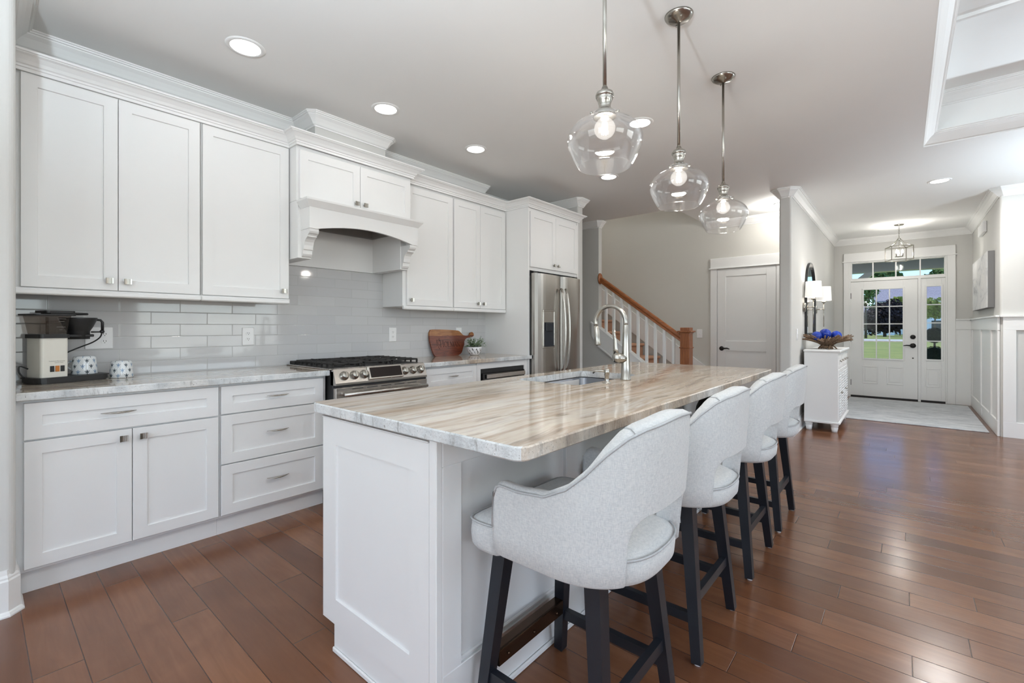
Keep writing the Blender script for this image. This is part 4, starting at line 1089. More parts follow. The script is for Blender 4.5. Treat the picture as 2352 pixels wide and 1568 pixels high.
# ================================================================== refrigerator
RF = thing('refrigerator', 'stainless side-by-side refrigerator with an ice and water dispenser', 'refrigerator', (4.205, 3.2, 0))
mb = MB(); mb.box(3.785, 4.64, 2.965, 3.68, .02, 1.745, .003); obj('case', mb, plain('fridge_case_grey', rgb(128, 128, 128), .4), RF)
def curved_door(x0, x1, z0, z1):
    mb = MB(); n = 12; pl = []
    for i in range(n + 1):
        a = i / n; pl.append((x0 + (x1 - x0) * a, 2.880 - .0 + .022 * (2 * a - 1) ** 4 + .006 * (2 * a - 1) ** 2))
    pl += [(x1, 2.96), (x0, 2.96)]
    mb.prism(pl, z0, z1); return mb
fl = obj('freezer_door', curved_door(3.775, 4.238, .06, 1.768), m_steelv, RF); fr_ = obj('fridge_door', curved_door(4.244, 4.648, .06, 1.768), m_steelv, RF)
for x, par, sg in ((4.200, fl, -1), (4.284, fr_, 1)):
    mb = MB(); pts = []
    for i in range(17):
        a = i / 16; pts.append((x + sg * .0, 2.868 - .058 * math.sin(PI * a) ** .55, .70 + .93 * a))
    mb.tube(pts, .0125, 12, None, True, 0, (1.0, .8)); obj('handle', mb, m_steelv, par)
mb = MB(); yy = 2.876
for a in ((3.880, 4.085, .985, 1.0), (3.880, 4.085, 1.372, 1.387), (3.880, 3.893, 1.0, 1.372), (4.072, 4.085, 1.0, 1.372)): mb.box(a[0], a[1], yy - .006, yy + .012, a[2], a[3], .003)
mb.box(3.893, 4.072, yy - .001, yy + .010, 1.255, 1.372); dp = obj('dispenser_frame', mb, m_steel, fl)
mb = MB(); mb.box(3.893, 4.072, yy + .0005, yy + .010, 1.0, 1.255); mb.box(3.925, 4.04, yy - .012, yy, 1.16, 1.25, .006); mb.box(3.893, 4.072, yy - .010, yy + .002, 1.0, 1.012, .002); obj('dispenser_recess', mb, plain('dispenser_dark', rgb(46, 50, 56), .15), fl)
mb = MB(); mb.box(3.79, 3.86, 2.93, 2.975, 1.768, 1.79, .004); mb.box(4.56, 4.63, 2.93, 2.975, 1.768, 1.79, .004); obj('hinge_cover', mb, m_black, RF)

# ================================================================== small things on the counters
Z = CZ1 + .0005
# coffee maker, turned towards the room
ca = math.radians(20)
CM = thing('coffee_maker', 'cream coffee maker with a clear tank and black filter cone', 'coffee maker', (.221, 3.300, Z), None, ca)
Lc = dict(local=True)      # local x along the front, y towards the wall, origin at the tower's front left corner
mb = MB(); mb.prism(rrect(-.012, .286, -.012, .152, .03, 5), 0, .006); mb.prism(rrect(-.018, .292, -.018, .156, .034, 5), .006, .030); mb.prism(rrect(-.022, .297, -.022, .160, .036, 5), .026, .032); obj('base', mb, m_black, CM, **Lc)
mb = MB(); mb.prism(rrect(0, .112, 0, .132, .012, 4), .031, .232, None, False); tw = obj('tower', mb, m_cream, CM, **Lc)
for i, mt in enumerate((m_black, m_orange, m_black)):
    mb = MB(); mb.box(.036 + i * .021, .052 + i * .021, -.004, .002, .060, .090, .001); obj('switch', mb, mt, tw, **Lc)
def text_mesh(name, body, size, T, mat, parent, **k):
    cu = bpy.data.curves.new(name, 'FONT'); cu.body = body; cu.size = size; cu.align_x = 'CENTER'; cu.extrude = .0002
    tmp = bpy.data.objects.new(name, cu); COL.objects.link(tmp)
    me = bpy.data.meshes.new_from_object(tmp); bpy.data.objects.remove(tmp); bpy.data.curves.remove(cu)
    mb = MB(); mb.add([v.co.copy() for v in me.vertices], [list(p.vertices) for p in me.polygons], T); bpy.data.meshes.remove(me)
    return obj(name, mb, mat, parent, **k)
text_mesh('print', 'Technivorm Moccamaster', .0062, FY((.064, -.0003, .112), '-y'), m_ink, tw, **Lc)
text_mesh('print', 'Handmade in Holland', .0040, FY((.072, -.0003, .1045), '-y'), m_ink, tw, **Lc)
mb = MB(); mb.prism(rrect(-.006, .118, -.006, .138, .014, 4), .232, .252); mb.box(.112, .235, .02, .11, .236, .250, .003); obj('collar', mb, m_black, CM, **Lc)
mb = MB(); P = []
for k in range(37):
    row = []
    for z, s_ in ((.254, 1.0), (.256, 1.04), (.348, 1.28)):
        x, y = sel(2 * PI * k / 36, .058 * s_, .062 * s_, 5); row.append((.056 + x, .066 + y, z))
    P.append(row)
mb.grid(P, True); mb.add([P[k][0] for k in range(36)], [list(range(36))]); tk_ = obj('water_tank', mb, m_smoke, CM, **Lc)
for i, (zz, ww) in enumerate(((.330, .036), (.318, .024), (.288, .036), (.274, .012))):
    mb = MB(); yq = .066 - .062 * (1.04 + .24 * (zz - .256) / .092) - .0005; mb.box(.078 - ww / 2, .078 + ww / 2, yq - .0006, yq, zz, zz + .0025); obj('scale_mark', mb, m_ink, tk_, **Lc)
mb = MB(); mb.box(.05, .058, .06, .07, .252, .34); obj('outlet_pipe', mb, m_smoke, tk_, **Lc)
mb = MB(); mb.prism(rrect(-.030, .140, -.022, .150, .02, 4), .348, .356); mb.box(.045, .21, .02, .105, .354, .366, .004); mb.prism(rrect(.025, .150, .01, .12, .015, 4), .362, .374); obj('tank_lid', mb, m_black, CM, **Lc)
mb = MB(); Tb = Matrix.Translation((.186, .066, 0))
mb.lathe([(.0, .224), (.047, .224), (.047, .266), (.050, .272), (.060, .290), (.078, .334), (.078, .340), (.072, .340), (.056, .296), (.0, .290)], Tb, 30); obj('filter_cone', mb, m_black, CM, **Lc)
mb = MB(); mb.tube([(.255, .05, .330), (.276, .045, .328), (.284, .042, .316), (.284, .042, .268)], [.006, .006, .007, .007], 8); mb.tube([(.235, .05, .262), (.284, .042, .262)], .004, 8); mb.sphere((.282, .042, .264), .011, 12, 8); obj('cone_handle', mb, m_black, CM, **Lc)
mb = MB(); cp = [(.284, .045, .262), (.282, .06, .232), (.262, .085, .205), (.235, .115, .185), (.20, .135, .165), (.16, .142, .14), (.13, .14, .10), (.115, .12, .05)]
mb.tube(curve(cp), .0035, 8); mb.tube(curve([(-.02, .10, .03), (-.035, .11, .06), (-.03, .115, .09), (-.005, .10, .075)]), .0035, 8); obj('cord', mb, m_black, CM, **Lc)
def mug(label, loc, rz):
    t = thing('mug', label, 'mug', loc, 'upside-down patterned mugs', rz)
    mb = MB(); mb.lathe([(.050, .004), (.054, 0), (.0555, .002), (.053, .03), (.050, .070), (.0475, .090), (.044, .096), (.030, .098), (.001, .097)], None, 40); obj('cup', mb, m_mug, t, local=True)
    mb = MB(); mb.tube([(-.046 - .030 * math.sin(PI * i / 12), 0, .02 + .056 * i / 12) for i in range(13)], .0055, 10, None, True, 0, (1.3, .8)); obj('handle', mb, m_mug, t, local=True)
    return t
wv_ = Matrix.Rotation(ca, 4, 'Z') @ Vector((.222, .062, 0))
mug('blue sprig patterned mug upside down on the base of the coffee maker', (.211 + wv_.x, 3.300 + wv_.y, Z + .0325), math.radians(-25))
mug('blue sprig patterned mug upside down on the stone counter', (.555, 3.43, Z), math.radians(-95))

# cutting board leaning on the tile
CB = thing('cutting_board', 'wooden handled cutting board with an engraved name leaning on the tile', 'cutting board', (3.14, 3.50, Z))
tilt = math.radians(11)
Tcb = Matrix(((1.07, 0, 0, 2.915), (0, math.sin(tilt), -math.cos(tilt), 3.512), (0, math.cos(tilt), math.sin(tilt), Z), (0, 0, 0, 1)))
out = [(.075, 0), (.035, .012), (.018, .05), (.004, .12), (0, .18), (.004, .235), (.018, .262), (.04, .272), (.20, .270), (.335, .262), (.375, .255), (.405, .232), (.425, .212), (.455, .205), (.50, .206),
       (.515, .215), (.530, .236), (.552, .243), (.570, .232), (.575, .212), (.562, .195), (.53, .186), (.49, .182), (.458, .172), (.432, .145), (.424, .110), (.405, .080), (.378, .03), (.345, .008), (.30, 0)]
mb = MB(); mb.prism(list(reversed(curve(out, 4, True))), -.018, 0, Tcb); obj('board', mb, m_board, CB)
# engraved lettering, stroke by stroke
mb = MB(); Lw, th = .0022, .0055
def st_(x0, y0, x1, y1, w):
    mb.bar(Tcb @ Vector((x0, y0, .0004)), Tcb @ Vector((x1, y1, .0004)), w, .001, ref=tuple((Tcb.to_3x3() @ Vector((-(y1 - y0), x1 - x0, 0)).normalized())))
def serif(x, y, w=.011): st_(x - w / 2, y, x + w / 2, y, .0022)
x, y0, y1 = .120, .092, .160
st_(x, y0, x, y1, th); st_(x + .034, y0, x + .034, y1, th); st_(x, (y0 + y1) / 2, x + .034, (y0 + y1) / 2, Lw)
for a in (x, x + .034): serif(a, y0, .015); serif(a, y1, .015)
y1 = .148; xo = .186
n = 22
for i in range(n):
    a0, a1 = 2 * PI * i / n, 2 * PI * (i + 1) / n
    st_(xo + .018 * math.cos(a0), .120 + .028 * math.sin(a0), xo + .018 * math.cos(a1), .120 + .028 * math.sin(a1), .002 + .0035 * abs(math.cos(a0)))
x = .215; st_(x, y0, x, y1, th); serif(x, y0); serif(x, y1); st_(x, y0 + .001, x + .020, y0 + .001, .0026); st_(x + .020, y0, x + .020, y0 + .010, .002)
x = .247; st_(x, y0, x, y1, Lw); st_(x, y1, x + .017, y0, th); st_(x + .017, y0, x + .034, y1, Lw); st_(x + .034, y0, x + .034, y1, th); serif(x, y0, .009); serif(x + .034, y0)
x = .290; st_(x, y0, x + .015, y1, Lw); st_(x + .015, y1, x + .030, y0, th); st_(x + .006, y0 + .018, x + .024, y0 + .018, Lw); serif(x, y0, .009); serif(x + .030, y0)
x = .330; st_(x, y0, x, y1, Lw); st_(x, y1, x + .026, y0, th); st_(x + .026, y0, x + .026, y1 + .004, Lw); serif(x, y0, .009); serif(x, y1, .009); serif(x + .026, y1 + .004, .009)
for i in range(26):   # flourish on the left
    f = lambda q: (.098 + .014 * math.sin(q * 2.2) * (1 - q / 9), .168 - q * .0155)
    a, b = f(i * .25), f((i + 1) * .25); st_(a[0], a[1], b[0], b[1], .003)
for k, (qx, qy) in enumerate(((.078, .140), (.082, .160), (.080, .118), (.112, .172))):
    for i in range(8):
        a0, a1 = 2 * PI * i / 8, 2 * PI * (i + 1) / 8; st_(qx + .007 * math.cos(a0), qy + .009 * math.sin(a0), qx + .007 * math.cos(a1), qy + .009 * math.sin(a1), .0022)
for i in range(7): st_(.205 + i * .018, .074, .216 + i * .018, .074, .003)
obj('engraving', mb, m_burn, CB)

PP = thing('potted_plant', 'small green plant in a white pierced bowl beside the cutting board', 'potted plant', (3.385, 3.40, Z))
bp_ = [(0, .0), (.038, .0), (.052, .008), (.070, .034), (.079, .066), (.081, .086), (.077, .086), (.074, .064), (.064, .034), (.04, .012), (0.001, .010)]
mb = MB(); mb.lathe(bp_, Matrix.Translation((3.385, 3.40, Z)), 36); bw = obj('bowl', mb, m_porcel, PP)
mb = MB(); rnd = random.Random(3)
for i in range(110):
    a = 2 * PI * i * .381966; h = .016 + .056 * ((i * 17) % 41) / 41.0; r = interp(h, [.0, .008, .034, .066, .086], [.038, .052, .070, .079, .081]) + .0006
    sl = 1.1 if h < .03 else .35
    T = Matrix.Translation((3.385 + r * math.cos(a), 3.40 + r * math.sin(a), Z + h)) @ Matrix.Rotation(a, 4, 'Z') @ Matrix.Rotation(PI / 2 + .35 * sl, 4, 'Y')
    mb.lathe([(.001, .0006), (.0020 + .0036 * rnd.random() ** 3, .0004)], T @ Matrix.Diagonal((1.3, 1, 1, 1)), 8, False)
obj('pierced_holes', mb, m_slot, bw)
mb = MB(); mb.lathe([(.001, .078), (.070, .074)], Matrix.Translation((3.385, 3.40, Z)), 24); obj('moss', mb, m_soil, PP)
mb = MB(); ms = MB()
for i in range(70):
    a = rnd.uniform(0, 2 * PI); el = rnd.uniform(.35, 1.4); L_ = rnd.uniform(.08, .135)
    b0 = Vector((3.385 + .03 * math.cos(a), 3.40 + .03 * math.sin(a), Z + .08)); dv = Vector((math.cos(a) * math.cos(el), math.sin(a) * math.cos(el), math.sin(el)))
    if b0.y + dv.y * L_ > 3.56: dv.y *= -.3
    pts = [b0 + dv * L_ * q + Vector((.02 if i % 3 else .035, 0, -.03)) * q * q * (1.2 - el * .5) for q in (0, .33, .66, 1)]
    ms.tube(pts, .0009, 4)
    for q in range(9):
        f = .25 + .75 * q / 8; k = min(2, int(f * 3)); p = pts[k].lerp(pts[k + 1], f * 3 - k); aa = rnd.uniform(0, 6.28); ee = rnd.uniform(-.5, .9); s_ = rnd.uniform(.012, .021)
        d_ = Vector((math.cos(aa) * math.cos(ee), math.sin(aa) * math.cos(ee), math.sin(ee))); u_ = d_.cross(Vector((0, 0, 1))).normalized() * s_ * .42
        mb.add([p, p + d_ * s_ * .5 + u_, p + d_ * s_, p + d_ * s_ * .5 - u_], [(0, 1, 2, 3)])
fo = obj('foliage', mb, m_leaf, PP, recalc=False); obj('stems', ms, m_leaf, PP)

# outlets and switches
def plate(label, T, w, h, outlets, toggles=0, name='electrical_outlet', cat='outlet', group='white wall outlets'):
    o = T.to_translation(); t = thing(name, label, cat, o, group)
    mb = MB(); mb.box(-w / 2, w / 2, -h / 2, h / 2, 0, .006, .003, T); obj('cover_plate', mb, m_white, t)
    for ux in outlets:
        for vz in (-.021, .021):
            mb = MB(); mb.prism([(ux + .0165 * math.cos(a), vz + max(-.0135, min(.0135, .0165 * math.sin(a)))) for a in [2 * PI * k / 24 for k in range(24)]], .006, .0085, T); rc = obj('receptacle', mb, m_white, t)
            mb = MB(); mb.box(ux - .007, ux - .0045, vz - .001, vz + .008, .0082, .0089, 0, T); mb.box(ux + .0045, ux + .007, vz - .001, vz + .007, .0082, .0089, 0, T); mb.box(ux - .002, ux + .002, vz - .009, vz - .005, .0082, .0089, 0, T); obj('slots', mb, m_slot, rc)
    for ux in range(toggles):
        mb = MB(); mb.box(-.010, .010, -.018, .018, .005, .008, .001, T); mb.box(-.005, .005, -.004, .010, .007, .016, .002, T); obj('toggle', mb, m_white, t)
    return t
plate('wide white outlet behind the coffee maker cone', FY((.478, 3.5795, 1.139), '-y'), .124, .128, (.024,))
plate('white outlet on the tile between the coffee maker and the range', FY((1.280, 3.5795, 1.137), '-y'), .078, .126, (0,))
plate('white outlet on the tile between the range and the cutting board', FY((2.505, 3.5795, 1.136), '-y'), .080, .128, (0,))
plate('white outlet mostly hidden behind the cutting board', FY((3.33, 3.5795, 1.136), '-y'), .080, .128, (0,))
plate('white light switch on the grey wall between newel post and closet door', FY((7.02, 2.31, 1.11), '-x'), .080, .128, (), 1, 'light_switch', 'light switch', 'white light switches')
plate('white light switch on the foyer wall left of the mirror', FY((6.195, .94, 1.12), '-y'), .080, .128, (), 1, 'light_switch', 'light switch', 'white light switches')
plate('tiny white outlet low in the foyer wainscot', FY((8.62, -.787, .09), '+y'), .07, .10, (0,))

# ================================================================== ceiling lights
LAMPS = [('nearest recessed ceiling light, above the coffee maker end', .971, 2.75), ('second recessed ceiling light, in front of the range hood', 1.886, 2.776), ('third recessed ceiling light, above the cutting board', 2.815, 2.81),
         ('recessed ceiling light just below the first glass pendant', 4.215, 2.293), ('recessed ceiling light seen through the right side of the first glass pendant', 3.256, 1.509), ('recessed ceiling light over the way to the foyer', 6.58, -.289)]
for lb, x, y in LAMPS:
    t = thing('downlight', lb, 'ceiling light', (x, y, H), 'recessed ceiling lights')
    T = Matrix.Translation((x, y, H)) @ Matrix.Rotation(PI, 4, 'X')
    mb = MB(); mb.lathe([(.074, .004), (.078, .0065), (.094, .005), (.098, 0)], T, 36, caps=False); obj('trim_ring', mb, m_trim, t)
    mb = MB(); mb.lathe([(.001, .0035), (.076, .0035)], T, 36); obj('lens', mb, m_led, t)
    d_ = bpy.data.lights.new('downlight_lamp', 'AREA'); d_.shape = 'DISK'; d_.size = .14; d_.energy = 27 if x > 6 else 0.6; d_.color = (1, .97, .93)
    o = bpy.data.objects.new('downlight_lamp', d_); COL.objects.link(o); o.parent = t; o.location = (0, 0, -.02)
def added_flush_light(label, x, y, z, power):  # unseen fixtures added to carry the fill lamps of the stair area
    t = thing('added_ceiling_light', label, 'ceiling light', (x, y, z))
    T = Matrix.Translation((x, y, z)) @ Matrix.Rotation(PI, 4, 'X')
    mb = MB(); mb.lathe([(.075, 0), (.078, .006), (.070, .012), (.001, .012)], T, 32); obj('mount', mb, m_trim, t)
    mb = MB(); mb.lathe([(.066, .012), (.060, .022), (.001, .026)], T, 32); obj('lens', mb, m_led, t)
    d_ = bpy.data.lights.new('flush_fill_lamp', 'POINT'); d_.energy = power; d_.shadow_soft_size = .05; d_.color = (1, .98, .95)
    o = bpy.data.objects.new('flush_fill_lamp', d_); COL.objects.link(o); o.parent = t; o.location = (0, 0, -.09)
added_flush_light('small unseen flush light added behind the wall corner to brighten the stair hall', 6.50, 1.16, H, 15)
added_flush_light('unseen flush light added high over the stairs to brighten the stairwell', 6.45, 4.3, 5.2, 50)
def make_pendant(label, x):
    y = .845; t = thing('pendant_light', label, 'pendant light', (x, y, H), 'clear glass pendants over the island')
    mb = MB(); mb.lathe([(.012, -.034), (.018, -.030), (.045, -.024), (.062, -.012), (.066, -.006), (.068, 0)], None, 36)
    for a in (.6, .6 + PI): mb.sphere((.042 * math.cos(a), .042 * math.sin(a), -.026), .005, 8, 6)
    obj('canopy', mb, m_nickel, t, local=True)
    z = -.648      # top of the socket cap
    mb = MB(); mb.tube([(0, 0, -.03), (0, 0, z)], .0072, 14); obj('rod', mb, m_nickel, t, local=True)
    mb = MB(); mb.lathe([(.001, z + .004), (.010, z + .002), (.014, z - .010), (.030, z - .020), (.034, z - .030), (.033, z - .036), (.028, z - .038), (.031, z - .042), (.026, z - .052), (.0215, z - .066), (.022, z - .078), (.032, z - .088), (.041, z - .096), (.042, z - .112), (.040, z - .112), (.001, z - .108)], None, 36)
    for k in range(3):
        a = 2 * PI * k / 3 + .5; mb.tube([(.040 * math.cos(a), .040 * math.sin(a), z - .104), (.055 * math.cos(a), .055 * math.sin(a), z - .104)], .003, 8); mb.sphere((.055 * math.cos(a), .055 * math.sin(a), z - .104), .006, 10, 6)
    obj('socket_cap', mb, m_nickel, t, local=True)
    zt = z - .084
    pr = [(.046, zt - .008), (.046, zt - .020), (.060, zt - .030), (.085, zt - .042), (.108, zt - .056), (.126, zt - .074), (.1365, zt - .096), (.1385, zt - .112), (.136, zt - .130), (.128, zt - .152), (.116, zt - .178), (.105, zt - .198), (.098, zt - .210)]
    fine = []
    for i in range(len(pr) - 1):
        p0 = pr[max(0, i - 1)]; p1 = pr[i]; p2 = pr[i + 1]; p3 = pr[min(len(pr) - 1, i + 2)]
        for k in range(3):
            u = k / 3; fine.append(tuple(.5 * (2 * p1[j] + (-p0[j] + p2[j]) * u + (2 * p0[j] - 5 * p1[j] + 4 * p2[j] - p3[j]) * u * u + (-p0[j] + 3 * p1[j] - 3 * p2[j] + p3[j]) * u ** 3) for j in (0, 1)))
    fine.append(pr[-1])
    inner = [(r - .0026, zz) for r, zz in reversed(fine)]
    mb = MB(); mb.lathe(fine + [(pr[-1][0] - .0013, pr[-1][1] - .0015)] + inner, None, 56, caps=False); obj('glass_shade', mb, m_glass, t, local=True)
    zb = z - .152
    mb = MB(); mb.lathe([(.013, zb + .044), (.015, zb + .036), (.026, zb + .028), (.036, zb + .014), (.0395, zb), (.037, zb - .014), (.028, zb - .028), (.014, zb - .037), (.001, zb - .0395)], None, 28, caps=False); obj('bulb', mb, bpy.data.materials.get('lit_globe_bulb') or bulb_glass(), t, local=True)
    d_ = bpy.data.lights.new('pendant_lamp', 'POINT'); d_.energy = 12; d_.shadow_soft_size = .035; d_.color = (1, .95, .88)
    o = bpy.data.objects.new('pendant_lamp', d_); COL.objects.link(o); o.parent = t; o.location = (0, 0, zb)
    mb = MB()
    for k in range(6):
        a = 2 * PI * k / 6; mb.tube([(.008 * math.cos(a), .008 * math.sin(a), zb + .022), (.011 * math.cos(a), .011 * math.sin(a), zb - .022)], .0017, 6)
    mb.lathe([(.001, zb + .03), (.005, zb + .028), (.004, zb - .02), (.001, zb - .022)], None, 10); obj('filament', mb, plain('glowing_filament', (1, .9, .75, 1), .4, emis=((1, .88, .70, 1), 45.0)) if 'glowing_filament' not in bpy.data.materials else bpy.data.materials['glowing_filament'], t, local=True)
    mb = MB(); mb.lathe([(.001, z - .100), (.014, z - .100), (.014, z - .118), (.001, z - .118)], None, 16); obj('socket', mb, m_white, t, local=True)
    return t
PD = make_pendant('nearest clear glass pendant light over the island', 1.523)
dup(PD, (2.262, .845, H), 'middle clear glass pendant light over the island'); dup(PD, (2.997, .845, H), 'farthest and smallest looking clear glass pendant over the island')
LN = thing('lantern_pendant', 'nickel open-frame lantern pendant hanging before the front door', 'pendant light', (8.98, .05, H), None, math.radians(18))
mb = MB(); mb.lathe([(.001, -.02), (.05, -.016), (.065, 0)], None, 28); obj('canopy', mb, m_nickel, LN, local=True)
mb = MB(); 
for k in range(9):
    zc_ = -.03 - k * .021; R = []
    for i in range(10):
        a = 2 * PI * i / 10; R.append((.008 * math.cos(a) if k % 2 else 0, 0 if k % 2 else .008 * math.cos(a), zc_ + .013 * math.sin(a)))
    mb.tube(R, .002, 6, closed=True)
obj('chain', mb, m_nickel, LN, local=True)
mb = MB(); w_ = .128; zt, zb = -.335, -.535; r = .005
for sx in (-1, 1):
    for sy in (-1, 1):
        mb.box(sx * w_ - r, sx * w_ + r, sy * w_ - r, sy * w_ + r, zb, zt)
        mb.tube([(sx * w_, sy * w_, zt), (sx * .09, sy * .09, zt + .02), (sx * .045, sy * .045, zt + .06), (sx * .012, sy * .012, zt + .12)], .0045, 8)
for z_ in (zt, zb):
    for s_ in (-1, 1): mb.box(-w_, w_, s_ * w_ - r, s_ * w_ + r, z_ - r, z_ + r); mb.box(s_ * w_ - r, s_ * w_ + r, -w_, w_, z_ - r, z_ + r)
mb.lathe([(.001, zt + .135), (.016, zt + .13), (.018, zt + .115), (.001, zt + .11)], None, 16); obj('frame', mb, m_nickel, LN, local=True)
mb = MB(); mb.tube([(0, 0, zt + .11), (0, 0, zb + .06)], .005, 8); mb.lathe([(.001, zb + .05), (.05, zb + .052), (.05, zb + .058), (.001, zb + .06)], None, 20)
for k in range(3):
    a = 2 * PI * k / 3; mb.lathe([(.010, zb + .06), (.010, zb + .10), (.001, zb + .10)], Matrix.Translation((.04 * math.cos(a), .04 * math.sin(a), 0)), 10)
obj('candle_cluster', mb, m_nickel, LN, local=True)
for k in range(3):
    a = 2 * PI * k / 3; mb = MB(); mb.lathe([(.001, zb + .10), (.012, zb + .11), (.015, zb + .125), (.010, zb + .145), (.001, zb + .165)], Matrix.Translation((.04 * math.cos(a), .04 * math.sin(a), 0)), 12); obj('bulb', mb, m_bulb, LN, local=True)

d_ = bpy.data.lights.new('lantern_lamp', 'POINT'); d_.energy = 23; d_.shadow_soft_size = .05; d_.color = (1, .96, .9)
o = bpy.data.objects.new('lantern_lamp', d_); COL.objects.link(o); o.parent = LN; o.location = (0, 0, zb + .09)
# torchiere lamps, out of view, added as fill to brighten the ceiling
def fill_uplight(label, x, y, power):
    t = thing('added_uplight', label, 'floor lamp', (x, y, 0), 'unseen uplights added as fill light')
    mb = MB(); mb.lathe([(.001, .025), (.12, .022), (.14, .008), (.14, 0)], None, 28); obj('base', mb, m_nickel, t, local=True)
    mb = MB(); mb.tube([(0, 0, .02), (0, 0, 1.72)], .012, 12); obj('pole', mb, m_nickel, t, local=True)
    mb = MB(); mb.lathe([(.012, 1.70), (.05, 1.712), (.12, 1.75), (.17, 1.81), (.18, 1.83), (.176, 1.83), (.165, 1.812), (.115, 1.757), (.05, 1.72), (.001, 1.715)], None, 36); obj('bowl_shade', mb, m_nickel, t, local=True)
    mb = MB(); mb.sphere((0, 0, 1.735), .012, 14, 10); obj('bulb', mb, m_bulb, t, local=True)
    d_ = bpy.data.lights.new('uplight_fill_lamp', 'POINT'); d_.energy = power; d_.shadow_soft_size = .06; d_.color = (.76, .89, 1)
    o = bpy.data.objects.new('uplight_fill_lamp', d_); COL.objects.link(o); o.parent = t; o.location = (0, 0, 1.777)
fill_uplight('unseen uplight added behind the viewer to brighten the kitchen ceiling', -.50, .55, 255)
fill_uplight('unseen uplight added in the middle of the living area for fill light', 1.6, -2.3, 200)
fill_uplight('unseen uplight added in the living corner to brighten the ceiling by the foyer', 5.85, -2.05, 150)
# ================================================================== stairs
SC = thing('staircase', 'carpeted staircase climbing to the left behind the kitchen', 'staircase', (6.4, 2.2, 0))
XA, XB = 5.985, 6.975
for k in range(1, 14):
    yn = 2.89 + .265 * (k - 4); z1 = .190 * k; mb = MB()
    pr = [(yn + .03, z1 - .19), (yn + .03, z1 - .045)] + [(yn + .0225 - .0225 * math.sin(PI * q / 8) - .0 , z1 - .0225 - .0225 * math.cos(PI * q / 8)) for q in range(9)] + [(yn + .30, z1), (yn + .30, z1 - .19)]
    mb.prism(pr, XA, XB, Matrix(((0, 0, 1, 0), (1, 0, 0, 0), (0, 1, 0, 0), (0, 0, 0, 1))), False); obj('step', mb, m_carpet, SC)
zs = lambda y: 1.26 - .70 * (3.469 - y)
TX = Matrix(((0, 0, 1, 0), (1, 0, 0, 0), (0, 1, 0, 0), (0, 0, 0, 1)))
mb = MB(); mb.prism([(2.20, zs(2.20) - .25), (3.365, zs(3.365) - .25), (3.47, zs(3.47) - .18), (3.47, zs(3.47)), (2.20, zs(2.20))], 5.862, 5.884, TX)
mb.prism([(2.19, zs(2.19)), (3.365, zs(3.365)), (3.365, zs(3.365) + .02), (2.19, zs(2.19) + .02)], 5.858, 5.984, TX)
mb.prism([(3.365, zs(3.365)), (3.48, zs(3.48)), (3.48, zs(3.48) + .02), (3.365, zs(3.365) + .02)], 5.850, 5.884, TX)
mb.prism([(2.20, zs(2.20) - .262), (3.365, zs(3.365) - .262), (3.365, zs(3.365) - .240), (2.20, zs(2.20) - .240)], 5.856, 5.884, TX); obj('stringer', mb, m_trim, SC)
mb = MB(); mb.prism([(1.95, .10), (5.9, .10 + .717 * 3.95), (5.9, .44 + .717 * 3.95), (1.95, .44)], 6.985, 7.018, TX); obj('wall_skirt', mb, m_trim, SC)
SR = thing('stair_railing', 'oak stair handrail with white square balusters and a newel post', 'railing', (5.92, 2.12, 0))
xr_ = 5.92; zr = lambda y: 1.062 + .714 * (y - 2.176)
mb = MB(); prf = [(-.030, -.030), (-.022, -.034), (.022, -.034), (.030, -.030), (.026, -.012), (.032, .004), (.028, .022), (.014, .032), (-.014, .032), (-.028, .022), (-.032, .004), (-.026, -.012)]
P = []
for y in (2.17, 2.7, 3.30, 3.352):
    P.append([(xr_ + a, y - b * .35, zr(y) + b * 1.18) for a, b in prf])
vs = [q for r in P for q in r]; kk = len(prf)
mb.add(vs, [(i * kk + j, i * kk + (j + 1) % kk, (i + 1) * kk + (j + 1) % kk, (i + 1) * kk + j) for i in range(3) for j in range(kk)] + [list(range(kk)), [3 * kk + j for j in range(kk)]]); hr = obj('handrail', mb, m_oaky, SR)
mb = MB(); mb.lathe([(.001, .022), (.055, .020), (.068, .010), (.070, 0)], FY((xr_, 3.363, zr(3.363)), '-y') @ Matrix.Diagonal((.9, 1.18, 1, 1)), 28); obj('wall_rosette', mb, m_oaky, hr)
for k in range(9):
    y = 3.262 - .123 * k; mb = MB(); mb.box(xr_ - .017, xr_ + .017, y - .017, y + .017, zs(y) + .004, zr(y) - .03, .001); obj('baluster', mb, m_trim, SR)
mb = MB(); yn = 2.113; w_ = .0605
mb.box(xr_ - w_, xr_ + w_, yn - w_, yn + w_, 0, 1.135, .003); mb.box(xr_ - w_ - .010, xr_ + w_ + .010, yn - w_ - .010, yn + w_ + .010, .935, .953, .006)
mb.box(xr_ - w_ - .010, xr_ + w_ + .010, yn - w_ - .010, yn + w_ + .010, 1.128, 1.140, .004); mb.box(xr_ - w_ - .028, xr_ + w_ + .028, yn - w_ - .028, yn + w_ + .028, 1.14, 1.160, .004); mb.box(xr_ - w_, xr_ + w_, yn - w_, yn + w_, 1.16, 1.200, .004)
mb.box(xr_ - w_ - .015, xr_ + w_ + .015, yn - w_ - .015, yn + w_ + .015, 0, .20, .004); obj('newel_post', mb, m_oakz, SR)

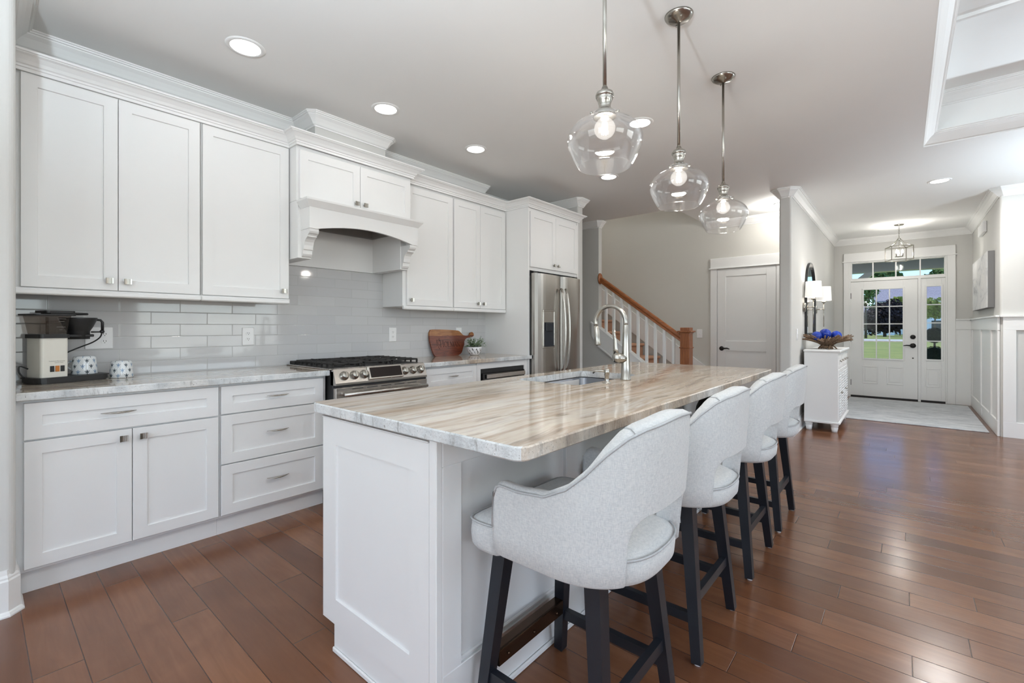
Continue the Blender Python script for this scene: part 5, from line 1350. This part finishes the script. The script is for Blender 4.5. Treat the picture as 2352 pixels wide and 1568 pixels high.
# ================================================================== foyer
mb = MB(); mb.box(7.50, 9.80, -.745, .70, .0005, .012, .003); tag(obj('rug', mb, m_rug), 'faded grey and white rug in front of the front door', 'rug')
CN = thing('console_cabinet', 'narrow white console cabinet with louvred doors on turned feet', 'cabinet', (6.92, .72, 0))
cx0, cx1, cy0, cy1 = 6.37, 7.47, .552, .895
mb = MB(); mb.box(cx0 + .01, cx1 - .01, cy0 + .012, cy1, .115, .915, .003); mb.box(cx0 - .008, cx1 + .008, cy0 - .006, cy1, .095, .118, .005); obj('body', mb, m_cab, CN)
mb = MB(); mb.box(cx0 - .010, cx1 + .010, cy0 - .012, cy1 + .004, .915, .942, .006); obj('top', mb, m_cab, CN)
for x in (cx0 + .045, cx1 - .045):
    for y in (cy0 + .05, cy1 - .045):
        mb = MB(); mb.lathe([(.0, .0), (.028, 0), (.030, .02), (.036, .05), (.030, .056), (.037, .062), (.040, .085), (.040, .096)], Matrix.Translation((x, y, 0)), 20); obj('foot', mb, m_cab, CN)
wd = (cx1 - cx0 - .04) / 4
for k in range(4):
    x0 = cx0 + .02 + k * wd; mb = MB(); T = FY((x0 + .008, cy0 + .010, .735), '-y'); shaker(mb, T, wd - .016, .155, .028, .014, .005); d = obj('drawer', mb, m_cab, CN)
    mb = MB(); mb.sphere((wd / 2 - .008, .078, .012), .012, 12, 8, T); obj('knob', mb, m_nickel, d)
    mb = MB(); T = FY((x0 + .008, cy0 + .010, .135), '-y'); w_ = wd - .016; h_ = .580
    mb.box(0, .035, 0, h_, -.012, .002, .001, T); mb.box(w_ - .035, w_, 0, h_, -.012, .002, .001, T); mb.box(.035, w_ - .035, 0, .035, -.012, .002, 0, T); mb.box(.035, w_ - .035, h_ - .035, h_, -.012, .002, 0, T)
    for q in range(17):
        v = .04 + q * .0305; mb.bar((.035, v, -.001), (w_ - .035, v, -.001), .030, .006, ref=(0, .8, .6), T=T)
    d = obj('louvred_door', mb, m_cab, CN)
    mb = MB(); mb.sphere(((w_ - .018) if k % 2 == 0 else .018, .30, .012), .011, 12, 8, T); obj('knob', mb, m_nickel, d)
# driftwood bowl
BW = thing('driftwood_bowl', 'wide driftwood bowl on the white console', 'bowl', (6.66, .70, .9425))
mb = MB(); rnd = random.Random(11)
for i in range(76):
    a = 2 * PI * i / 76 + rnd.uniform(-.03, .03); lay = i % 3
    r1 = .245 + rnd.uniform(-.02, .02) - .05 * (lay == 1); z1 = .165 + rnd.uniform(-.012, .012) - .02 * lay; r0 = .045 + .012 * lay; z0 = .045 + .012 * lay
    sw = rnd.uniform(-.25, .25)
    pts = [(r0 * math.cos(a), r0 * math.sin(a), z0), (.5 * (r0 + r1) * math.cos(a + sw * .5), .5 * (r0 + r1) * math.sin(a + sw * .5), z0 + (z1 - z0) * .62), (r1 * math.cos(a + sw), r1 * math.sin(a + sw), z1)]
    mb.tube(pts, [.010, .0095, .006], 6)
obj('bowl_sticks', mb, m_drift, BW, local=True)
mb = MB()
for i in range(22):
    a = 2 * PI * i / 22; s_ = rnd.uniform(.4, 1.0); r1 = .10 if i % 4 == 0 else .062
    mb.tube([(.040 * math.cos(a + s_), .040 * math.sin(a + s_), .065), (r1 * math.cos(a), r1 * math.sin(a), .006)], [.008, .007], 6)
for zz, rr_ in ((.03, .055), (.055, .05)): mb.tube([(rr_ * math.cos(2 * PI * i / 16), rr_ * math.sin(2 * PI * i / 16), zz + .004 * math.sin(i * 2.1)) for i in range(16)], .006, 6, closed=True)
obj('twisted_foot', mb, m_drift, BW, local=True)
for lb, dx, dy, dz, r in (('dark blue glass ball, highest of the three in the driftwood bowl', -.02, .015, .182, .062), ('blue glass ball on the right side of the driftwood bowl', .075, -.085, .160, .058), ('small blue glass ball at the left of the driftwood bowl, mostly hidden', -.122, .088, .158, .054)):
    mb = MB(); mb.sphere((6.66 + dx, .70 + dy, .9425 + dz), r, 28, 18)
    o = obj('glass_ball', mb, m_blue); tag(o, lb, 'ornament', 'blue glass balls in the bowl')
# mirror
MR = thing('wall_mirror', 'arched mirror with a thin black frame above the console', 'mirror', (7.11, .94, 1.11))
def arch(w, zb, zs_, n=24): return [(-w, zb), (w, zb)] + [(w * math.cos(PI * i / n), zs_ + w * math.sin(PI * i / n)) for i in range(n + 1)]
Tm = FY((7.11, .9395, 0), '-y')
mb = MB(); o1 = arch(.38, 1.112, 1.665); i1 = arch(.362, 1.130, 1.665); n = len(o1)
vs = [(u, v, d_) for d_ in (0, .028) for pl in (o1, i1) for u, v in pl]; fs = []
for i in range(n):
    j = (i + 1) % n
    fs += [(2 * n + i, 2 * n + j, 3 * n + j, 3 * n + i), (i, j, 2 * n + j, 2 * n + i), (n + i, 3 * n + i, 3 * n + j, n + j)]
mb.add(vs, fs, Tm); obj('frame', mb, m_black, MR)
mb = MB(); mb.prism(i1, .004, .010, Tm); obj('mirror_glass', mb, m_mirror, MR)
def sconce(label, x):
    t = thing('wall_sconce', label, 'wall light', (x, .94, 1.45), 'matching nickel sconces beside the mirror')
    T = FY((0, 0, 0), '-y')
    mb = MB(); mb.lathe([(.001, .028), (.052, .026), (.056, .020), (.056, 0)], T, 28); obj('wall_plate', mb, m_nickel, t, local=True)
    mb = MB(); mb.tube([(0, -.02, 0), (0, -.105, 0)], .006, 10); mb.sphere((0, -.105, 0), .013, 12, 8); obj('arm', mb, m_nickel, t, local=True)
    mb = MB(); mb.tube([(0, -.105, -.24), (0, -.105, .105)], .0062, 10); mb.lathe([(.008, .088), (.022, .092), (.024, .112), (.001, .114)], Matrix.Translation((0, -.105, 0)), 18); obj('stem', mb, m_nickel, t, local=True)
    mb = MB(); mb.lathe([(.090, .122), (.082, .312)], Matrix.Translation((0, -.105, 0)), 32, caps=False); mb.lathe([(.088, .122), (.080, .312)], Matrix.Translation((0, -.105, 0)), 32, caps=False); obj('lamp_shade', mb, m_shade, t, local=True)
    mb = MB(); mb.sphere((0, -.105, .21), .028, 14, 10); mb.lathe([(.012, .112), (.012, .19)], Matrix.Translation((0, -.105, 0)), 10); obj('bulb', mb, m_bulb, t, local=True)
    d_ = bpy.data.lights.new('sconce_lamp', 'POINT'); d_.energy = 1.6; d_.shadow_soft_size = .03; d_.color = (1, .95, .88)
    o = bpy.data.objects.new('sconce_lamp', d_); COL.objects.link(o); o.parent = t; o.location = (0, -.105, .27)
    return t
sc1 = sconce('nickel wall sconce on the near side of the mirror', 6.645); dup(sc1, (7.60, .94, 1.45), 'nickel wall sconce on the far side of the mirror')
PT = thing('painting', 'large pale abstract canvas on the right foyer wall', 'painting', (8.47, -.81, 1.44))
mb = MB(); mb.box(7.72, 9.22, -.809, -.752, 1.435, 2.10, .003); obj('canvas', mb, plain('canvas_side_grey', rgb(120, 120, 120), .8), PT)
mb = MB(); mb.box(7.723, 9.217, -.753, -.749, 1.438, 2.097); obj('painted_face', mb, m_paint, PT)
mb = MB(); mb.box(8.36, 8.86, -.809, -.770, 2.42, 2.56, .006)
tag(obj('door_chime', mb, m_white), 'small white door chime box high on the right foyer wall', 'door chime')

# ================================================================== outdoors, seen through the front door
mb = MB(); mb.box(10.07, 12.6, -5, 5, -.16, -.02); mb.box(10.07, 12.6, -5, 5, 2.72, 2.86); struct('porch', mb, m_porch, label='grey porch floor and ceiling outside the front door')
mb = MB(); mb.box(12.2, 12.45, -5, 5, 2.36, 2.72); mb.box(12.2, 12.45, 1.02, 1.2, -.02, 2.36)
mb.bar((12.3, 1.02, 1.92), (12.3, .50, 2.38), .12, .12); struct('trim_10', mb, m_trim, label='white porch beam, post and brace')
mb = MB(); mb.box(12.6, 320, -160, 160, -.4, -.2); struct('ground', mb, m_grass, label='sunny mown lawn')
mb = MB(); mb.box(62, 70, -160, 160, -.21, -.185); struct('street', mb, plain('street_asphalt', rgb(176, 174, 170), .9), label='pale street beyond the lawn')
def house(label, x, y0, y1, eave, apex, depth, gable, wins):
    t = thing('house', label, 'house', (x + depth / 2, (y0 + y1) / 2, -.2), 'white houses across the street')
    mb = MB(); mb.box(x, x + depth, y0, y1, -.2, eave); obj('wall', mb, m_siding, t)
    mb = MB(); ym = (y0 + y1) / 2; o = .4
    if gable:
        mb.prism([(y0 - o, eave - .1), (ym, apex), (y1 + o, eave - .1), (y1 + o, eave + .1), (ym, apex + .22), (y0 - o, eave + .1)], x - o, x + depth + o, TX)
        m2 = MB(); m2.prism([(y0, eave), (ym, apex), (y1, eave)], x + .01, x + depth - .01, TX); obj('gable', m2, m_siding, t)
    else:
        T2 = Matrix(((1, 0, 0, 0), (0, 0, 1, 0), (0, 1, 0, 0), (0, 0, 0, 1)))
        mb.prism([(x - o, eave - .1), (x + depth / 2, apex), (x + depth + o, eave - .1), (x + depth + o, eave + .1), (x + depth / 2, apex + .22), (x - o, eave + .1)], y0 - o, y1 + o, T2)
    obj('roof', mb, m_shingle, t)
    for a, b, z0, z1 in wins:
        mb = MB(); mb.box(x - .06, x + .02, a, b, z0, z1); w = obj('house_window', mb, m_trim, t)
        mb = MB(); mb.box(x - .08, x - .05, a + .1, b - .1, z0 + .1, z1 - .1); obj('window_pane', mb, m_glassdark, w)
    return t
house('long white house with a broad grey shingle roof', 125, -30, 4.7, 6.7, 11.6, 22, False, [(-6.2, -4.2, .5, 2.7), (-12, -9.6, .6, 2.8), (-2.6, -1.2, .6, 2.7)])
house('small white gabled house in front of the long one', 108, 1.3, 3.95, 3.3, 4.6, 8, True, [(2.1, 3.2, .6, 2.4)])
house('grey roofed house at the far left seen past the dark tree', 112, 5.1, 20, 3.0, 5.4, 10, False, [(6, 8, .9, 2.0)])
def tree(label, x, y, h, r, mat, zc=None, sq=1.0, n=2600, leaf=.12, trunk=.10, cat='tree', group='trees across the lawn', gz=-.2):
    t = thing('tree', label, cat, (x, y, gz), group); rnd = random.Random(int(abs(x * 31 + y * 77)))
    zc = h - r * sq if zc is None else zc
    mb = MB(); mb.tube([(x, y, gz), (x + .05, y + .03, zc * .5), (x, y, zc)], [trunk, trunk * .8, trunk * .4], 8)
    for k in range(5):
        a = 2 * PI * k / 5; mb.tube([(x, y, max(gz + .1, zc - r * sq * .6)), (x + r * .5 * math.cos(a), y + r * .5 * math.sin(a), zc + r * sq * .2)], [trunk * .5, trunk * .2], 6)
    obj('trunk', mb, m_bark, t)
    blobs = [(x + rnd.uniform(-.6, .6) * r, y + rnd.uniform(-.6, .6) * r, zc + rnd.uniform(-.55, .6) * r * sq, r * rnd.uniform(.32, .55)) for _ in range(14)]
    mb = MB()
    for i in range(n):
        bx, by, bz, br = blobs[i % 14]; v = Vector((rnd.gauss(0, 1), rnd.gauss(0, 1), rnd.gauss(0, 1))).normalized() * br * rnd.uniform(.6, 1.05)
        p = Vector((bx, by, bz)) + v; a = Vector((rnd.gauss(0, 1), rnd.gauss(0, 1), rnd.gauss(0, 1))).normalized(); b = a.orthogonal().normalized(); c_ = a.cross(b)
        s_ = leaf * rnd.uniform(.6, 1.2); mb.add([p + b * s_, p + c_ * s_ * .6, p - b * s_, p - c_ * s_ * .6], [(0, 1, 2, 3)])
    obj('foliage', mb, mat, t, recalc=False); return t
tree('dark burgundy tree standing in front of the white houses', 92, 2.2, 5.4, 3.0, m_treed, 2.9, .85, 7000, .25, .22)
tree('yellow green tree seen through the sidelight', 86, -3.35, 5.1, 1.7, m_treey, 3.7, .75, 2600, .2, .12)
tree('airy green tree at the left edge of the door glass', 76, 3.75, 8.6, 1.9, m_treeg, 5.6, 1.5, 1500, .18, .15)
tree('tall green tree rising behind the roof, seen in the transom', 165, 3.2, 18.0, 7.0, m_treeg, 12.0, .8, 4200, .6, .5)
tree('tall green tree at the right of the transom', 165, -9.3, 18.2, 5.0, m_treeg, 13.5, .85, 3000, .55, .5)
tree('yellow green tree half hidden by the dark tree', 104, .45, 6.6, 1.9, m_treey, 5.0, .8, 2200, .3)
TP = thing('topiary', 'double ball boxwood topiary in a dark pot on the porch', 'topiary', (11.3, -.43, -.02))
mb = MB(); mb.lathe([(0, 0), (.13, 0), (.17, .43), (.18, .45), (.15, .45), (.14, .42), (.001, .41)], None, 24); obj('pot', mb, m_black, TP, local=True)
mb = MB(); mb.tube([(0, 0, .41), (0, 0, 1.08)], .016, 8); obj('stem', mb, m_bark, TP, local=True)
rnd = random.Random(5)
for zc_, r_ in ((.70, .175), (1.08, .128)):
    mb = MB(); mb.sphere((0, 0, zc_), r_ * .93, 20, 14)
    for i in range(1500):
        v = Vector((rnd.gauss(0, 1), rnd.gauss(0, 1), rnd.gauss(0, 1))).normalized(); p = Vector((0, 0, zc_)) + v * r_ * rnd.uniform(.92, 1.06)
        b = v.orthogonal().normalized(); a = rnd.uniform(0, 6.28); b2 = b * math.cos(a) + v.cross(b) * math.sin(a); d_ = (v * .6 + b2).normalized(); s_ = .02
        w = d_.cross(v).normalized() * s_ * .4; mb.add([p, p + d_ * s_ * .5 + w, p + d_ * s_, p + d_ * s_ * .5 - w], [(0, 1, 2, 3)])
    obj('clipped_ball', mb, m_topi, TP, local=True, recalc=False)
